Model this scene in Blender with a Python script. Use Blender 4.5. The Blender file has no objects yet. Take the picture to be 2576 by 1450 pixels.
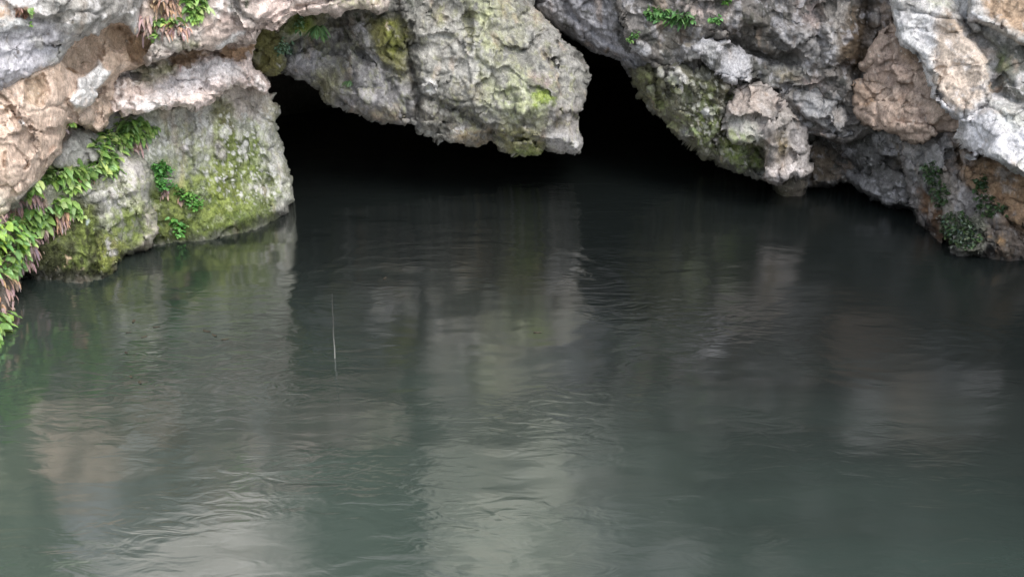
import bpy, math, random
import numpy as np
from mathutils import Vector
from mathutils.bvhtree import BVHTree

rng = np.random.default_rng(7)
random.seed(7)
SC = bpy.context.scene
COL = SC.collection

# ------------------------------------------------------------------ camera
H, PITCH, HFOV = 4.0, math.radians(21.0), math.radians(48.0)
W0, H0 = 2576.0, 1450.0                      # survey units of the photograph
F = (W0 / 2) / math.tan(HFOV / 2)
cam_d = bpy.data.cameras.new('camera')
cam = bpy.data.objects.new('camera', cam_d)
COL.objects.link(cam)
cam.location = (0, 0, H)
cam.rotation_euler = (math.pi / 2 - PITCH, 0, 0)
cam_d.sensor_width = 36
cam_d.angle = HFOV
cam_d.clip_end = 500
SC.camera = cam
CP, SP = math.cos(PITCH), math.sin(PITCH)
CAM = np.array([0, 0, H])


def rays(u, v):
    """sight line through a survey point, scaled to one metre of ground distance"""
    x = (u - W0 / 2) / F
    y = -(v - H0 / 2) / F
    d = np.stack([x, y * SP + CP, y * CP - SP], -1)
    return d / d[..., 1:2]


def water_y(u, v):
    d = rays(np.float64(u), np.float64(v))
    return -H / d[2]


# ------------------------------------------------------------------ noise
def _h(ix, iy, iz, k):
    h = (ix.astype(np.int64) * 374761393 + iy.astype(np.int64) * 668265263 + iz.astype(np.int64) * 2147483647 + k * 974711) & 0xffffffff
    h = ((h ^ (h >> 13)) * 1274126177) & 0xffffffff
    h = ((h ^ (h >> 16)) * 2246822519) & 0xffffffff
    return ((h ^ (h >> 15)) & 0xffffff) / float(0xffffff)


def perlin(p, seed=0):
    i = np.floor(p)
    f = p - i
    w = f * f * f * (f * (f * 6 - 15) + 10)
    out = 0
    for dx in (0, 1):
        for dy in (0, 1):
            for dz in (0, 1):
                a, b, c = i[:, 0] + dx, i[:, 1] + dy, i[:, 2] + dz
                gx = _h(a, b, c, seed * 3 + 1) * 2 - 1
                gy = _h(a, b, c, seed * 3 + 2) * 2 - 1
                gz = _h(a, b, c, seed * 3 + 3) * 2 - 1
                dot = gx * (f[:, 0] - dx) + gy * (f[:, 1] - dy) + gz * (f[:, 2] - dz)
                ww = (w[:, 0] if dx else 1 - w[:, 0]) * (w[:, 1] if dy else 1 - w[:, 1]) * (w[:, 2] if dz else 1 - w[:, 2])
                out = out + ww * dot
    return out * 1.3


def fbm(p, oct=4, seed=0, gain=0.5, ridged=False):
    s, a, t = 0, 1.0, 0
    for k in range(oct):
        n = perlin(p * (2.03 ** k) + k * 17.3, seed + k)
        if ridged:
            n = 1 - 2 * np.abs(n)
        s = s + a * n
        t += a
        a *= gain
    return s / t


def worley(p, seed=0):
    i = np.floor(p)
    n = len(p)
    f1 = np.full(n, 9.0)
    f2 = np.full(n, 9.0)
    rid = np.zeros(n)
    for dx in (-1, 0, 1):
        for dy in (-1, 0, 1):
            for dz in (-1, 0, 1):
                a, b, c = i[:, 0] + dx, i[:, 1] + dy, i[:, 2] + dz
                q = np.stack([a + _h(a, b, c, seed + 11), b + _h(a, b, c, seed + 12), c + _h(a, b, c, seed + 13)], 1)
                d = np.sqrt(((q - p) ** 2).sum(1))
                r = _h(a, b, c, seed + 14)
                new = d < f1
                f2 = np.where(new, f1, np.minimum(f2, d))
                rid = np.where(new, r, rid)
                f1 = np.where(new, d, f1)
    return f1, f2, rid


def facet(p, seed=0):
    """chipped fracture planes: every cell is a small tilted face"""
    i = np.floor(p)
    n = len(p)
    f1 = np.full(n, 9.0)
    out = np.zeros(n)
    for dx in (-1, 0, 1):
        for dy in (-1, 0, 1):
            for dz in (-1, 0, 1):
                a, b, c = i[:, 0] + dx, i[:, 1] + dy, i[:, 2] + dz
                o = p - np.stack([a + _h(a, b, c, seed + 11), b + _h(a, b, c, seed + 12), c + _h(a, b, c, seed + 13)], 1)
                d = (o ** 2).sum(1)
                h = o[:, 0] * (_h(a, b, c, seed + 15) - .5) + o[:, 2] * (_h(a, b, c, seed + 16) - .5) + (_h(a, b, c, seed + 14) - .5) * .35
                new = d < f1
                out = np.where(new, h, out)
                f1 = np.where(new, d, f1)
    return out


def sstep(a, b, x):
    t = np.clip((x - a) / (b - a), 0, 1)
    return t * t * (3 - 2 * t)


def polysd(q, poly):
    """signed distance (inside positive) and nearest outline point"""
    poly = np.asarray(poly, float)
    A, B = poly, np.roll(poly, -1, 0)
    best = np.full(len(q), 1e18)
    near = np.zeros((len(q), 2))
    ins = np.zeros(len(q), bool)
    for a, b in zip(A, B):
        ab = b - a
        L = (ab ** 2).sum()
        if L < 1e-9:
            continue
        t = np.clip(((q - a) @ ab) / L, 0, 1)
        c = a + t[:, None] * ab
        d = ((q - c) ** 2).sum(1)
        m = d < best
        best = np.where(m, d, best)
        near[m] = c[m]
        cond = (a[1] > q[:, 1]) != (b[1] > q[:, 1])
        if cond.any():
            xi = (b[0] - a[0]) * (q[:, 1] - a[1]) / (b[1] - a[1] + 1e-12) + a[0]
            ins ^= cond & (q[:, 0] < xi)
    s = np.sqrt(best)
    return np.where(ins, s, -s), near


def linesd(q, line):
    best = np.full(len(q), 1e18)
    for a, b in zip(line[:-1], line[1:]):
        a, b = np.array(a, float), np.array(b, float)
        ab = b - a
        t = np.clip(((q - a) @ ab) / ((ab ** 2).sum() + 1e-9), 0, 1)
        best = np.minimum(best, ((q - a - t[:, None] * ab) ** 2).sum(1))
    return np.sqrt(best)


def E(cx, cy, rx, ry, rot=0, n=18):
    r = math.radians(rot)
    return [(cx + rx * math.cos(t) * math.cos(r) - ry * math.sin(t) * math.sin(r),
             cy + rx * math.cos(t) * math.sin(r) + ry * math.sin(t) * math.cos(r))
            for t in [2 * math.pi * k / n for k in range(n)]]


def tps(ctrl):
    c = np.array([(a[0], a[1]) for a in ctrl], float) / 300
    y = np.array([water_y(a[0], a[1]) if a[2] == 'w' else a[2] for a in ctrl], float)
    n = len(c)
    r = np.sqrt(((c[:, None] - c[None]) ** 2).sum(-1))
    K = np.where(r > 0, r * r * np.log(r + 1e-12), 0) + np.eye(n) * 0.02
    Pm = np.hstack([np.ones((n, 1)), c])
    A = np.zeros((n + 3, n + 3))
    A[:n, :n] = K
    A[:n, n:] = Pm
    A[n:, :n] = Pm.T
    sol = np.linalg.solve(A, np.concatenate([y, np.zeros(3)]))

    def f(u, v):
        q = np.stack([u, v], 1) / 300
        r = np.sqrt(((q[:, None] - c[None]) ** 2).sum(-1))
        k = np.where(r > 0, r * r * np.log(r + 1e-12), 0)
        return k @ sol[:n] + sol[n] + q @ sol[n + 1:]
    return f


# ------------------------------------------------------------------ palette (real-world base colours, linear)
LAV = (.36, .35, .375); GREY = (.30, .295, .29); DGREY = (.15, .148, .145); PINK = (.47, .38, .34)
PALE = (.56, .54, .53); WHITE = (.70, .68, .67); TAN = (.53, .415, .335); BROWN = (.25, .16, .095)
RUST = (.22, .125, .065); LICH = (.36, .37, .25); YLICH = (.42, .43, .22); ALGAE = (.055, .055, .05)
MOSS = (.115, .155, .04); DMOSS = (.06, .068, .025); BMOSS = (.27, .36, .06); OLIVE = (.15, .145, .05); GMOSS = (.10, .15, .045)
SOIL = (.10, .075, .05)

# ------------------------------------------------------------------ materials
def mat_new(name):
    m = bpy.data.materials.new(name)
    m.use_nodes = True
    nt = m.node_tree
    b = nt.nodes['Principled BSDF']
    return m, nt, b


def N(nt, t, **kw):
    n = nt.nodes.new(t)
    for k, v in kw.items():
        if k in n.inputs:
            n.inputs[k].default_value = v
        else:
            setattr(n, k, v)
    return n


def math_n(nt, op, a, b=None, c=None, clamp=False):
    n = nt.nodes.new('ShaderNodeMath')
    n.operation = op
    n.use_clamp = clamp
    for k, x in enumerate((a, b, c)):
        if x is None:
            continue
        if isinstance(x, (int, float)):
            n.inputs[k].default_value = x
        else:
            nt.links.new(x, n.inputs[k])
    return n.outputs[0]


def rock_material():
    m, nt, b = mat_new('weathered_limestone')
    L = nt.links.new
    tc = N(nt, 'ShaderNodeTexCoord').outputs['Object']
    col = N(nt, 'ShaderNodeAttribute', attribute_name='Col')
    moss = N(nt, 'ShaderNodeAttribute', attribute_name='moss').outputs['Fac']
    n1 = N(nt, 'ShaderNodeTexNoise', Scale=14.0, Detail=6.0, Roughness=0.65)
    n2 = N(nt, 'ShaderNodeTexNoise', Scale=55.0, Detail=5.0, Roughness=0.7)
    n3 = N(nt, 'ShaderNodeTexNoise', Scale=170.0, Detail=3.0, Roughness=0.7)
    vo = N(nt, 'ShaderNodeTexVoronoi', Scale=38.0)
    mp = N(nt, 'ShaderNodeMapping')
    mp.inputs['Scale'].default_value = (1, 1, .6)
    L(tc, mp.inputs['Vector'])
    for n in (n1, n2, n3, vo):
        L(mp.outputs[0], n.inputs['Vector'])
    # mottling of the stone itself: paler and darker mineral grains
    f = math_n(nt, 'ADD', math_n(nt, 'MULTIPLY', n1.outputs['Fac'], 0.7), math_n(nt, 'MULTIPLY', n2.outputs['Fac'], 0.95))
    f = math_n(nt, 'ADD', f, math_n(nt, 'MULTIPLY', n3.outputs['Fac'], 0.5))
    f = math_n(nt, 'MULTIPLY_ADD', f, 2.1, -1.26)
    f = math_n(nt, 'MAXIMUM', f, 0.25)
    mul = N(nt, 'ShaderNodeMix', data_type='RGBA', blend_type='MULTIPLY')
    mul.inputs['Factor'].default_value = 1
    L(col.outputs['Color'], mul.inputs['A'])
    comb = N(nt, 'ShaderNodeCombineColor')
    for k in range(3):
        L(f, comb.inputs[k])
    L(comb.outputs[0], mul.inputs['B'])
    L(mul.outputs['Result'], b.inputs['Base Color'])
    b.inputs['Roughness'].default_value = 0.86
    b.inputs['Specular IOR Level'].default_value = 0.3
    h = math_n(nt, 'MULTIPLY', n2.outputs['Fac'], 0.55)
    h = math_n(nt, 'ADD', h, math_n(nt, 'MULTIPLY', vo.outputs['Distance'], -0.25))
    fine = math_n(nt, 'MULTIPLY', n3.outputs['Fac'], math_n(nt, 'MULTIPLY_ADD', moss, 0.7, 0.3))
    h = math_n(nt, 'ADD', h, fine)
    bp = N(nt, 'ShaderNodeBump', Strength=0.7, Distance=0.015)
    L(h, bp.inputs['Height'])
    L(bp.outputs['Normal'], b.inputs['Normal'])
    return m


ROCK = rock_material()


def leaf_material(name, rough=0.42, trans=0.25):
    m, nt, b = mat_new(name)
    L = nt.links.new
    col = N(nt, 'ShaderNodeAttribute', attribute_name='Col')
    tc = N(nt, 'ShaderNodeTexCoord').outputs['Object']
    n = N(nt, 'ShaderNodeTexNoise', Scale=45.0, Detail=3.0)
    L(tc, n.inputs['Vector'])
    f = math_n(nt, 'MULTIPLY_ADD', n.outputs['Fac'], 0.9, 0.55)
    comb = N(nt, 'ShaderNodeCombineColor')
    for k in range(3):
        L(f, comb.inputs[k])
    mul = N(nt, 'ShaderNodeMix', data_type='RGBA', blend_type='MULTIPLY')
    mul.inputs['Factor'].default_value = 1
    L(col.outputs['Color'], mul.inputs['A'])
    L(comb.outputs[0], mul.inputs['B'])
    L(mul.outputs['Result'], b.inputs['Base Color'])
    b.inputs['Roughness'].default_value = rough
    b.inputs['Specular IOR Level'].default_value = 0.4
    tr = N(nt, 'ShaderNodeBsdfTranslucent')
    L(mul.outputs['Result'], tr.inputs['Color'])
    mx = N(nt, 'ShaderNodeMixShader')
    mx.inputs[0].default_value = trans
    L(b.outputs[0], mx.inputs[1])
    L(tr.outputs[0], mx.inputs[2])
    L(mx.outputs[0], nt.nodes['Material Output'].inputs['Surface'])
    return m


LEAF = leaf_material('green_leaf')
DEAD = leaf_material('withered_leaf', 0.8, 0.12)


def tag(o, label=None, cat=None, group=None, kind=None):
    if label: o['label'] = label
    if cat: o['category'] = cat
    if group: o['group'] = group
    if kind: o['kind'] = kind
    return o


def mesh_np(name, V, Q, mat, col=None, moss=None, parent=None, smooth=True, origin=None):
    """verts (n,3), faces (m,4) -> one linked mesh object, origin at its base"""
    V = np.asarray(V, np.float64)
    if origin is None:
        origin = np.array([V[:, 0].mean(), V[:, 1].mean(), V[:, 2].min()])
    me = bpy.data.meshes.new(name)
    me.vertices.add(len(V))
    me.vertices.foreach_set('co', (V - origin).astype(np.float32).ravel())
    k = Q.shape[1]
    me.loops.add(Q.size)
    me.loops.foreach_set('vertex_index', Q.astype(np.int32).ravel())
    me.polygons.add(len(Q))
    me.polygons.foreach_set('loop_start', np.arange(0, Q.size, k, dtype=np.int32))
    me.polygons.foreach_set('loop_total', np.full(len(Q), k, np.int32))
    me.polygons.foreach_set('use_smooth', np.full(len(Q), smooth, bool))
    if col is not None:
        a = me.attributes.new('Col', 'FLOAT_COLOR', 'POINT')
        c4 = np.ones((len(V), 4), np.float32)
        c4[:, :3] = np.clip(col, 0, 1)
        a.data.foreach_set('color', c4.ravel())
    if moss is not None:
        a = me.attributes.new('moss', 'FLOAT', 'POINT')
        a.data.foreach_set('value', moss.astype(np.float32))
    me.update(calc_edges=True)
    me.validate()
    me.materials.append(mat)
    o = bpy.data.objects.new(name, me)
    COL.objects.link(o)
    if parent is not None:
        o.parent = parent
        o.location = Vector(origin) - parent.location
    else:
        o.location = origin
    return o


def vnormals(V, Q):
    a = V[Q[:, 2]] - V[Q[:, 0]]
    b = V[Q[:, 3]] - V[Q[:, 1]]
    n = np.cross(a, b)
    out = np.zeros_like(V)
    for k in range(4):
        np.add.at(out, Q[:, k], n)
    return out / (np.linalg.norm(out, axis=1, keepdims=True) + 1e-12)


def paint(q, P, base, zones, seed, stain=.35, pale=.35, palecol=(.50, .49, .50)):
    """stains, moss, lichen and mineral bands that belong to the stone: colour and moss masks"""
    n = len(q)
    col = np.tile(np.array(base, float), (n, 1))
    moss = np.zeros(n)
    q3 = np.column_stack([q / 26.0, np.full(n, seed * 3.7)])
    w1 = np.column_stack([fbm(q3, 4, seed, 0.65), fbm(q3 + 31.7, 4, seed + 5, 0.65)])
    pat = fbm(P * 5.0, 4, seed + 9, 0.6)
    pat2 = fbm(P * np.array([16., 16., 9.]), 4, seed + 13, 0.66)
    strk = fbm(P * np.array([24., 24., 5.]), 3, seed + 17, 0.6)
    pit = sstep(.30, .52, fbm(P * np.array([26., 26., 17.]), 3, seed + 19, 0.6))
    flk = sstep(.26, .46, fbm(P * np.array([30., 30., 20.]), 3, seed + 23, 0.6))
    # patchy weathering over everything
    col *= (1 + 0.40 * pat + 0.70 * pat2 + .28 * strk)[:, None]
    col[:, 0] *= 1 + 0.05 * pat
    col[:, 2] *= 1 - 0.06 * pat
    f_a = fbm(P * np.array([3.4, 3.4, 3.0]), 4, seed + 80, .6) + .55 * pat2
    f_b = fbm(P * np.array([4.6, 4.6, 3.6]), 4, seed + 84, .6) + .55 * pat2
    peb = None
    for z in zones:
        poly, c, al = z[0], np.array(z[1], float), z[2]
        o = z[3] if len(z) > 3 else {}
        soft, warp = o.get('soft', 19), o.get('warp', 34)
        sd, _ = polysd(q + w1 * warp, poly)
        m = sstep(-soft, soft, sd) * al
        if 'patch' in o:
            t = o['patch']
            m = m * sstep(t - .12, t + .12, pat2 * .8 + pat * .5)
        if 'peb' in o:
            if peb is None:
                f1, f2, r = worley(P * np.array([1, 1, .8]) * o.get('ps', 20.0), seed + 40)
                g1, g2, r2 = worley(P * np.array([1, 1, .8]) * o.get('ps', 20.0) * 2.3, seed + 41)
                peb = (f1 + .25 * pat2, r, g1 + .25 * pat2, r2)
            t = o['peb']
            m = m * np.maximum(sstep(.50, .38, peb[0]) * (peb[1] < t), sstep(.45, .35, peb[2]) * (peb[3] < t * .8))
        var = 1 + .55 * pat2 + .25 * pat + .25 * strk
        col = col * (1 - m[:, None]) + (c * var[:, None]) * m[:, None]
        if o.get('moss'):
            moss = np.maximum(moss * (1 - m), m)
        else:
            moss = moss * (1 - m)
    a = (sstep(.10, .26, f_a) * stain * (1 - .7 * moss))[:, None]
    col = col * (1 - a) + np.array(ALGAE) * 1.3 * a
    dr = sstep(.12, .40, fbm(P * np.array([7., 7., .9]), 3, seed + 97, .6) + .25 * pat2)
    col = col * (1 - .42 * dr)[:, None]
    ru = (sstep(.16, .40, fbm(P * np.array([5., 5., 1.1]), 3, seed + 98, .6) + .3 * pat2) * .38 * (1 - .7 * moss))[:, None]
    col = col * (1 - ru) + np.array([.36, .26, .19]) * (1 + .5 * pat2)[:, None] * ru
    a = (sstep(.12, .28, f_b) * pale * (1 - .8 * moss))[:, None]
    col = col * (1 - a) + np.array(palecol) * (1 + .4 * pat2)[:, None] * a
    col = col * (1 - .6 * pit)[:, None]
    wet = sstep(.17, .04, P[:, 2] + .10 * pat)
    col = col * (1 - .68 * wet)[:, None]
    col = col + (np.array([.62, .60, .57]) - col) * (flk * .5 * (1 - .6 * moss))[:, None]
    return np.clip(col, .012, .8), moss


ROCKS = {}          # name -> dict(front verts, quads ...)
SURF_V, SURF_Q = [], []
NV = [0]


def rock(key, name, label, outline, ctrl, base=GREY, zones=(), plates=(), cracks=(), T=1.0, R=60, A=.25, step=3.2,
         jag=3.0, big=.10, mid=.055, knob=.02, ks=13.0, fine=.012, strat=0.0, plane=.30, cat='rock', seed=None, stain=.35, pale=.35, palecol=(.50, .49, .50)):
    seed = seed if seed is not None else (sum(map(ord, key)) * 7) % 97
    # outline roughened at the scale of broken stone
    pts = []
    ol = np.array(outline, float)
    for a, b in zip(ol, np.roll(ol, -1, 0)):
        k = max(1, int(np.hypot(*(b - a)) / 7))
        for t in range(k):
            pts.append(a + (b - a) * t / k)
    pts = np.array(pts)
    os_ = (sum(map(ord, key)) * 7) % 97
    p3 = np.column_stack([pts / 17.0, np.full(len(pts), os_)])
    p4 = np.column_stack([pts / 60.0, np.full(len(pts), seed + .5)])
    pts = pts + jag * 1.2 * np.column_stack([fbm(p4, 2, seed + 70), fbm(p4 + 4.4, 2, seed + 71)])
    pts = pts + jag * np.column_stack([fbm(p3, 3, seed + 1, .7), fbm(p3 + 9.1, 3, seed + 2, .7)]) * 1.6
    u0, v0 = pts.min(0) - step
    u1, v1 = pts.max(0) + step
    nu, nv = int((u1 - u0) / step) + 2, int((v1 - v0) / step) + 2
    gu, gv = np.meshgrid(u0 + np.arange(nu) * step, v0 + np.arange(nv) * step)
    q = np.column_stack([gu.ravel(), gv.ravel()])
    sd, near = polysd(q, pts)
    keep = sd > -0.62 * step
    snap = keep & (sd < 0.4 * step)
    q[snap] = near[snap]
    idx = np.arange(nu * nv).reshape(nv, nu)
    Q = np.stack([idx[:-1, :-1], idx[1:, :-1], idx[1:, 1:], idx[:-1, 1:]], -1).reshape(-1, 4)
    Q = Q[keep[Q].all(1)]
    used = np.unique(Q)
    remap = -np.ones(nu * nv, int)
    remap[used] = np.arange(len(used))
    Q = remap[Q]
    q = q[used]
    sd = np.maximum(sd[used], 0)
    sd[snap[used]] = 0
    d = rays(q[:, 0], q[:, 1])
    Y = tps(ctrl)(q[:, 0], q[:, 1])
    Y = Y + A * (1 - np.sqrt(1 - (1 - np.minimum(sd / R, 1)) ** 2))
    q3 = np.column_stack([q / 30.0, np.full(len(q), seed * 1.3)])
    wrp = np.column_stack([fbm(q3, 4, seed + 21, .6), fbm(q3 + 7.7, 4, seed + 22, .6)])
    rough = []
    for pl in plates:
        poly, h, soft = pl[0], pl[1], pl[2]
        wamt = pl[3] if len(pl) > 3 else 14
        s, _ = polysd(q + wrp * wamt, poly)
        t = np.clip((s + soft * .15) / soft, 0, 1)
        Y = Y - h * np.sqrt(1 - (1 - t) ** 2)
        if len(pl) > 4:
            rough.append((t, pl[4]))
    for cr in cracks:
        ln, w, dep = cr
        Y = Y + dep * np.exp(-(linesd(q + wrp * 10, ln) / w) ** 2)
    P0 = CAM + d * Y[:, None]
    g = fbm(P0 * 1.5, 3, seed + 3) * big + fbm(P0 * np.array([4.2, 4.2, 5.5]), 4, seed + 4, .55, True) * mid
    Pf = P0 + np.column_stack([fbm(P0 * 3, 3, seed + 90), fbm(P0 * 3 + 4, 3, seed + 91), fbm(P0 * 3 + 8, 3, seed + 92)]) * .12
    g = g + facet(Pf * np.array([2.1, 2.1, 2.6]), seed + 93) * plane
    if strat:
        sc = P0[:, 2] * 9 + fbm(P0 * 2.0, 3, seed + 8) * 3 + P0[:, 0] * 1.5
        g = g + strat * (np.abs((sc % 1) - .5) * 2 - .5)
    P1 = P0 - d * g[:, None]
    Nn = vnormals(P1, Q)
    flip = (Nn * d).sum(1) > 0
    Nn[flip] *= -1
    wv = np.column_stack([fbm(P0 * 7, 3, seed + 60), fbm(P0 * 7 + 5, 3, seed + 61), fbm(P0 * 7 + 9, 3, seed + 62)])
    Pw = P0 + wv * .05
    h1, h2, rid2 = worley(Pw * ks * 2.0, seed + 31)
    calm = sstep(-.35, .35, fbm(P0 * 2.6, 3, seed + 63))
    e = facet(Pw * ks * .28, seed + 30) * knob * 2.8 + facet(Pw * ks * .75, seed + 32) * knob * 1.2
    e = e + ((sstep(0, .35, h2 - h1) - .5) * .32 + (rid2 - .5) * .5) * knob * .55 * calm
    e = e + fbm(P0 * np.array([20, 20, 13.]), 5, seed + 33, .68) * fine * 1.4 * (.15 + 1.0 * calm)
    k1, k2, _ = worley(Pf * np.array([1.7, 1.7, 2.3]), seed + 95)
    e = e - (.035 * np.exp(-((k2 - k1) / .035) ** 2) + .012 * np.exp(-((k2 - k1) / .12) ** 2)) * sstep(-.25, .25, fbm(P0 * 1.7, 2, seed + 96))
    for pm, am in rough:
        e = e + pm * am * (fbm(P0 * 16, 4, seed + 66, .6, True) + facet(P0 * 18, seed + 67))
    P = P1 + Nn * e[:, None]
    col, moss = paint(q, P0, base, zones, seed, stain, pale, palecol)
    # closed body: rim rings running back into the hill and a back face
    ed = np.concatenate([Q[:, [0, 1]], Q[:, [1, 2]], Q[:, [2, 3]], Q[:, [3, 0]]])
    key2 = np.sort(ed, 1)
    _, inv, cnt = np.unique(key2, axis=0, return_inverse=True, return_counts=True)
    bd = ed[cnt[inv.ravel()] == 1]
    n = len(P)
    bv = np.unique(bd)
    rings = 6
    allV, allC, allM = [P], [col], [moss]
    m = -np.ones(n, int)
    m[bv] = np.arange(len(bv))
    cen = q.mean(0)
    faces = [Q]
    prev = bv.copy()
    off = n
    for r in range(1, rings + 1):
        t = r / rings
        jit = fbm(P[bv] * 3 + r * 1.9, 3, seed + 50) * .06 * (r < rings)
        PB = P[bv] + d[bv] * (T * t) + Nn[bv] * 0
        PB = PB + (P[bv].mean(0) + d[bv] * 0 - P[bv]) * (.05 * t * t) + jit[:, None]
        allV.append(PB); allC.append(col[bv]); allM.append(moss[bv])
        cur = off + np.arange(len(bv))
        a, b = m[bd[:, 0]], m[bd[:, 1]]
        faces.append(np.stack([prev[b], prev[a], cur[a], cur[b]], 1))
        prev = cur
        off += len(bv)
    V = np.concatenate(allV); C = np.concatenate(allC); M = np.concatenate(allM)
    Qa = np.concatenate(faces)
    o = mesh_np(name, V, Qa, ROCK, C, M)
    if label:
        tag(o, label, cat)
    pick_ = np.where((moss > .5) & (rng.random(len(moss)) < .55) & (q[:, 0] > -120) & (q[:, 0] < 2700) & (q[:, 1] > -60) & (P[:, 2] > .0))[0]
    if len(pick_) > 150:
        k = len(pick_)
        b = P[pick_]
        nn = vnormals(P, Q)[pick_]
        nn[(nn * d[pick_]).sum(1) > 0] *= -1
        ax = nn + rng.normal(0, .55, (k, 3)) + np.array([0, 0, .15])
        ax /= np.linalg.norm(ax, axis=1, keepdims=True)
        sd_ = np.cross(ax, rng.normal(0, 1, (k, 3)))
        sd_ /= np.linalg.norm(sd_, axis=1, keepdims=True)
        ln = (.010 + .016 * rng.random(k))[:, None]
        wd = (.004 + .004 * rng.random(k))[:, None]
        b = b - nn * .004
        MV = np.stack([b - sd_ * wd, b + sd_ * wd, b + ax * ln + sd_ * wd * .5, b + ax * ln - sd_ * wd * .5], 1).reshape(-1, 3)
        mc = np.clip(col[pick_] * (1.0 + rng.normal(0, .28, (k, 1))) + .004, .01, .6)
        mo = mesh_np('moss', MV, np.arange(4 * k).reshape(-1, 4), LEAF, np.repeat(mc, 4, 0), parent=o, smooth=False)
        mo['kind'] = 'stuff'
    SURF_V.append(P)
    SURF_Q.append(Q + NV[0])
    NV[0] += len(P)
    ROCKS[key] = o
    return o

# ------------------------------------------------------------------ the rocks, left bank
PB = dict(peb=.55, ps=20.0)
rock('L1', 'rock', 'lavender grey rock slab bulging at the upper left above the tan hollows',
     [(-350, -160), (400, -160), (392, -30), (373, 0), (356, 36), (353, 92), (336, 90), (329, 64), (306, 55), (276, 62), (257, 70), (250, 99),
      (224, 90), (198, 104), (173, 121), (157, 148), (155, 160), (131, 174), (110, 180), (80, 194), (62, 202), (37, 219), (15, 236), (0, 240), (-120, 290), (-350, 330)],
     [(-350, 0, 9.2), (0, 0, 10.0), (0, 235, 9.9), (-350, 330, 9.0), (370, 0, 11.05), (350, 90, 10.95), (160, 150, 10.35), (180, 40, 10.2), (370, -160, 11.3), (0, -160, 10.2)],
     base=(.44, .415, .405), T=.9, R=45, A=.22, mid=.05, knob=.016, stain=.25, pale=.55, palecol=(.60, .58, .58), seed=5, zones=[
         ([(-350, 60), (100, 55), (190, 90), (150, 150), (90, 185), (20, 235), (-350, 330)], LAV, .85),
         ([(0, 110), (60, 105), (150, 110), (120, 170), (30, 200), (-60, 190)], (.50, .49, .53), .7),
         ([(100, -20), (370, -20), (340, 40), (220, 80), (150, 70), (100, 20)], (.30, .29, .265), .7),
         (E(330, 20, 60, 28, -20), (.17, .16, .15), .7, dict(patch=.0)),
         ([(0, 42), (60, 42), (76, 66), (30, 76), (-20, 84), (-120, 90), (-120, 50)], (.42, .43, .42), .8),
         ([(-160, 2), (6, 8), (28, 25), (30, 40), (0, 54), (-160, 70)], (.36, .25, .17), .9),
         ([(0, -20), (60, 0), (90, 10), (60, 14), (20, 10)], PALE, .6),
         (E(260, 82, 12, 20, 0), WHITE, .95, dict(soft=5, warp=8)), (E(338, 46, 18, 22, 20), WHITE, .95, dict(soft=7, warp=12)),
         (E(167, 68, 10, 12), PALE, .9, dict(soft=5)), (E(192, 45, 14, 6, -20), PALE, .8, dict(soft=5)), (E(98, 108, 12, 12), PALE, .9, dict(soft=5)),
         (E(168, 97, 9, 10), PALE, .9, dict(soft=5)), ([(120, 150), (150, 115), (178, 112), (200, 100), (180, 128), (158, 150), (140, 165)], (.47, .46, .43), .8),
         (E(115, 168, 26, 8, -20), (.52, .43, .38), .8, dict(soft=6)), (E(48, 132, 2.2, 6, 25), SOIL, .9, dict(soft=2, warp=4)), (E(40, 142, 2, 7, -30), SOIL, .8, dict(soft=2, warp=4)), (E(20, 102, 3, 7, 20), SOIL, .9, dict(soft=2, warp=4)),
         (E(184, 56, 2.5, 6, 15), SOIL, .9, dict(soft=2, warp=4)), (E(120, 86, 4, 3), SOIL, .7, dict(soft=2, warp=4)),
         (E(60, 30, 26, 12, 15), RUST, .9, dict(soft=6, warp=16)), ([(-420, -220), (-25, -220), (-25, 1200), (-420, 1200)], (.15, .175, .11), .9, dict(moss=1, soft=16, warp=40))],
     plates=[([(140, -40), (380, -40), (340, 45), (250, 60), (210, 85), (170, 100), (150, 60)], .07, 26), (E(167, 68, 12, 13), .03, 9), (E(338, 46, 18, 22), .04, 12),
             ([(-120, 46), (40, 44), (76, 66), (20, 80), (-120, 95)], .05, 16)],
     cracks=[([(130, 60), (110, 100), (150, 118), (170, 112)], 8, .05), ([(60, 40), (110, 52), (180, 40)], 6, .05)])

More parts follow.
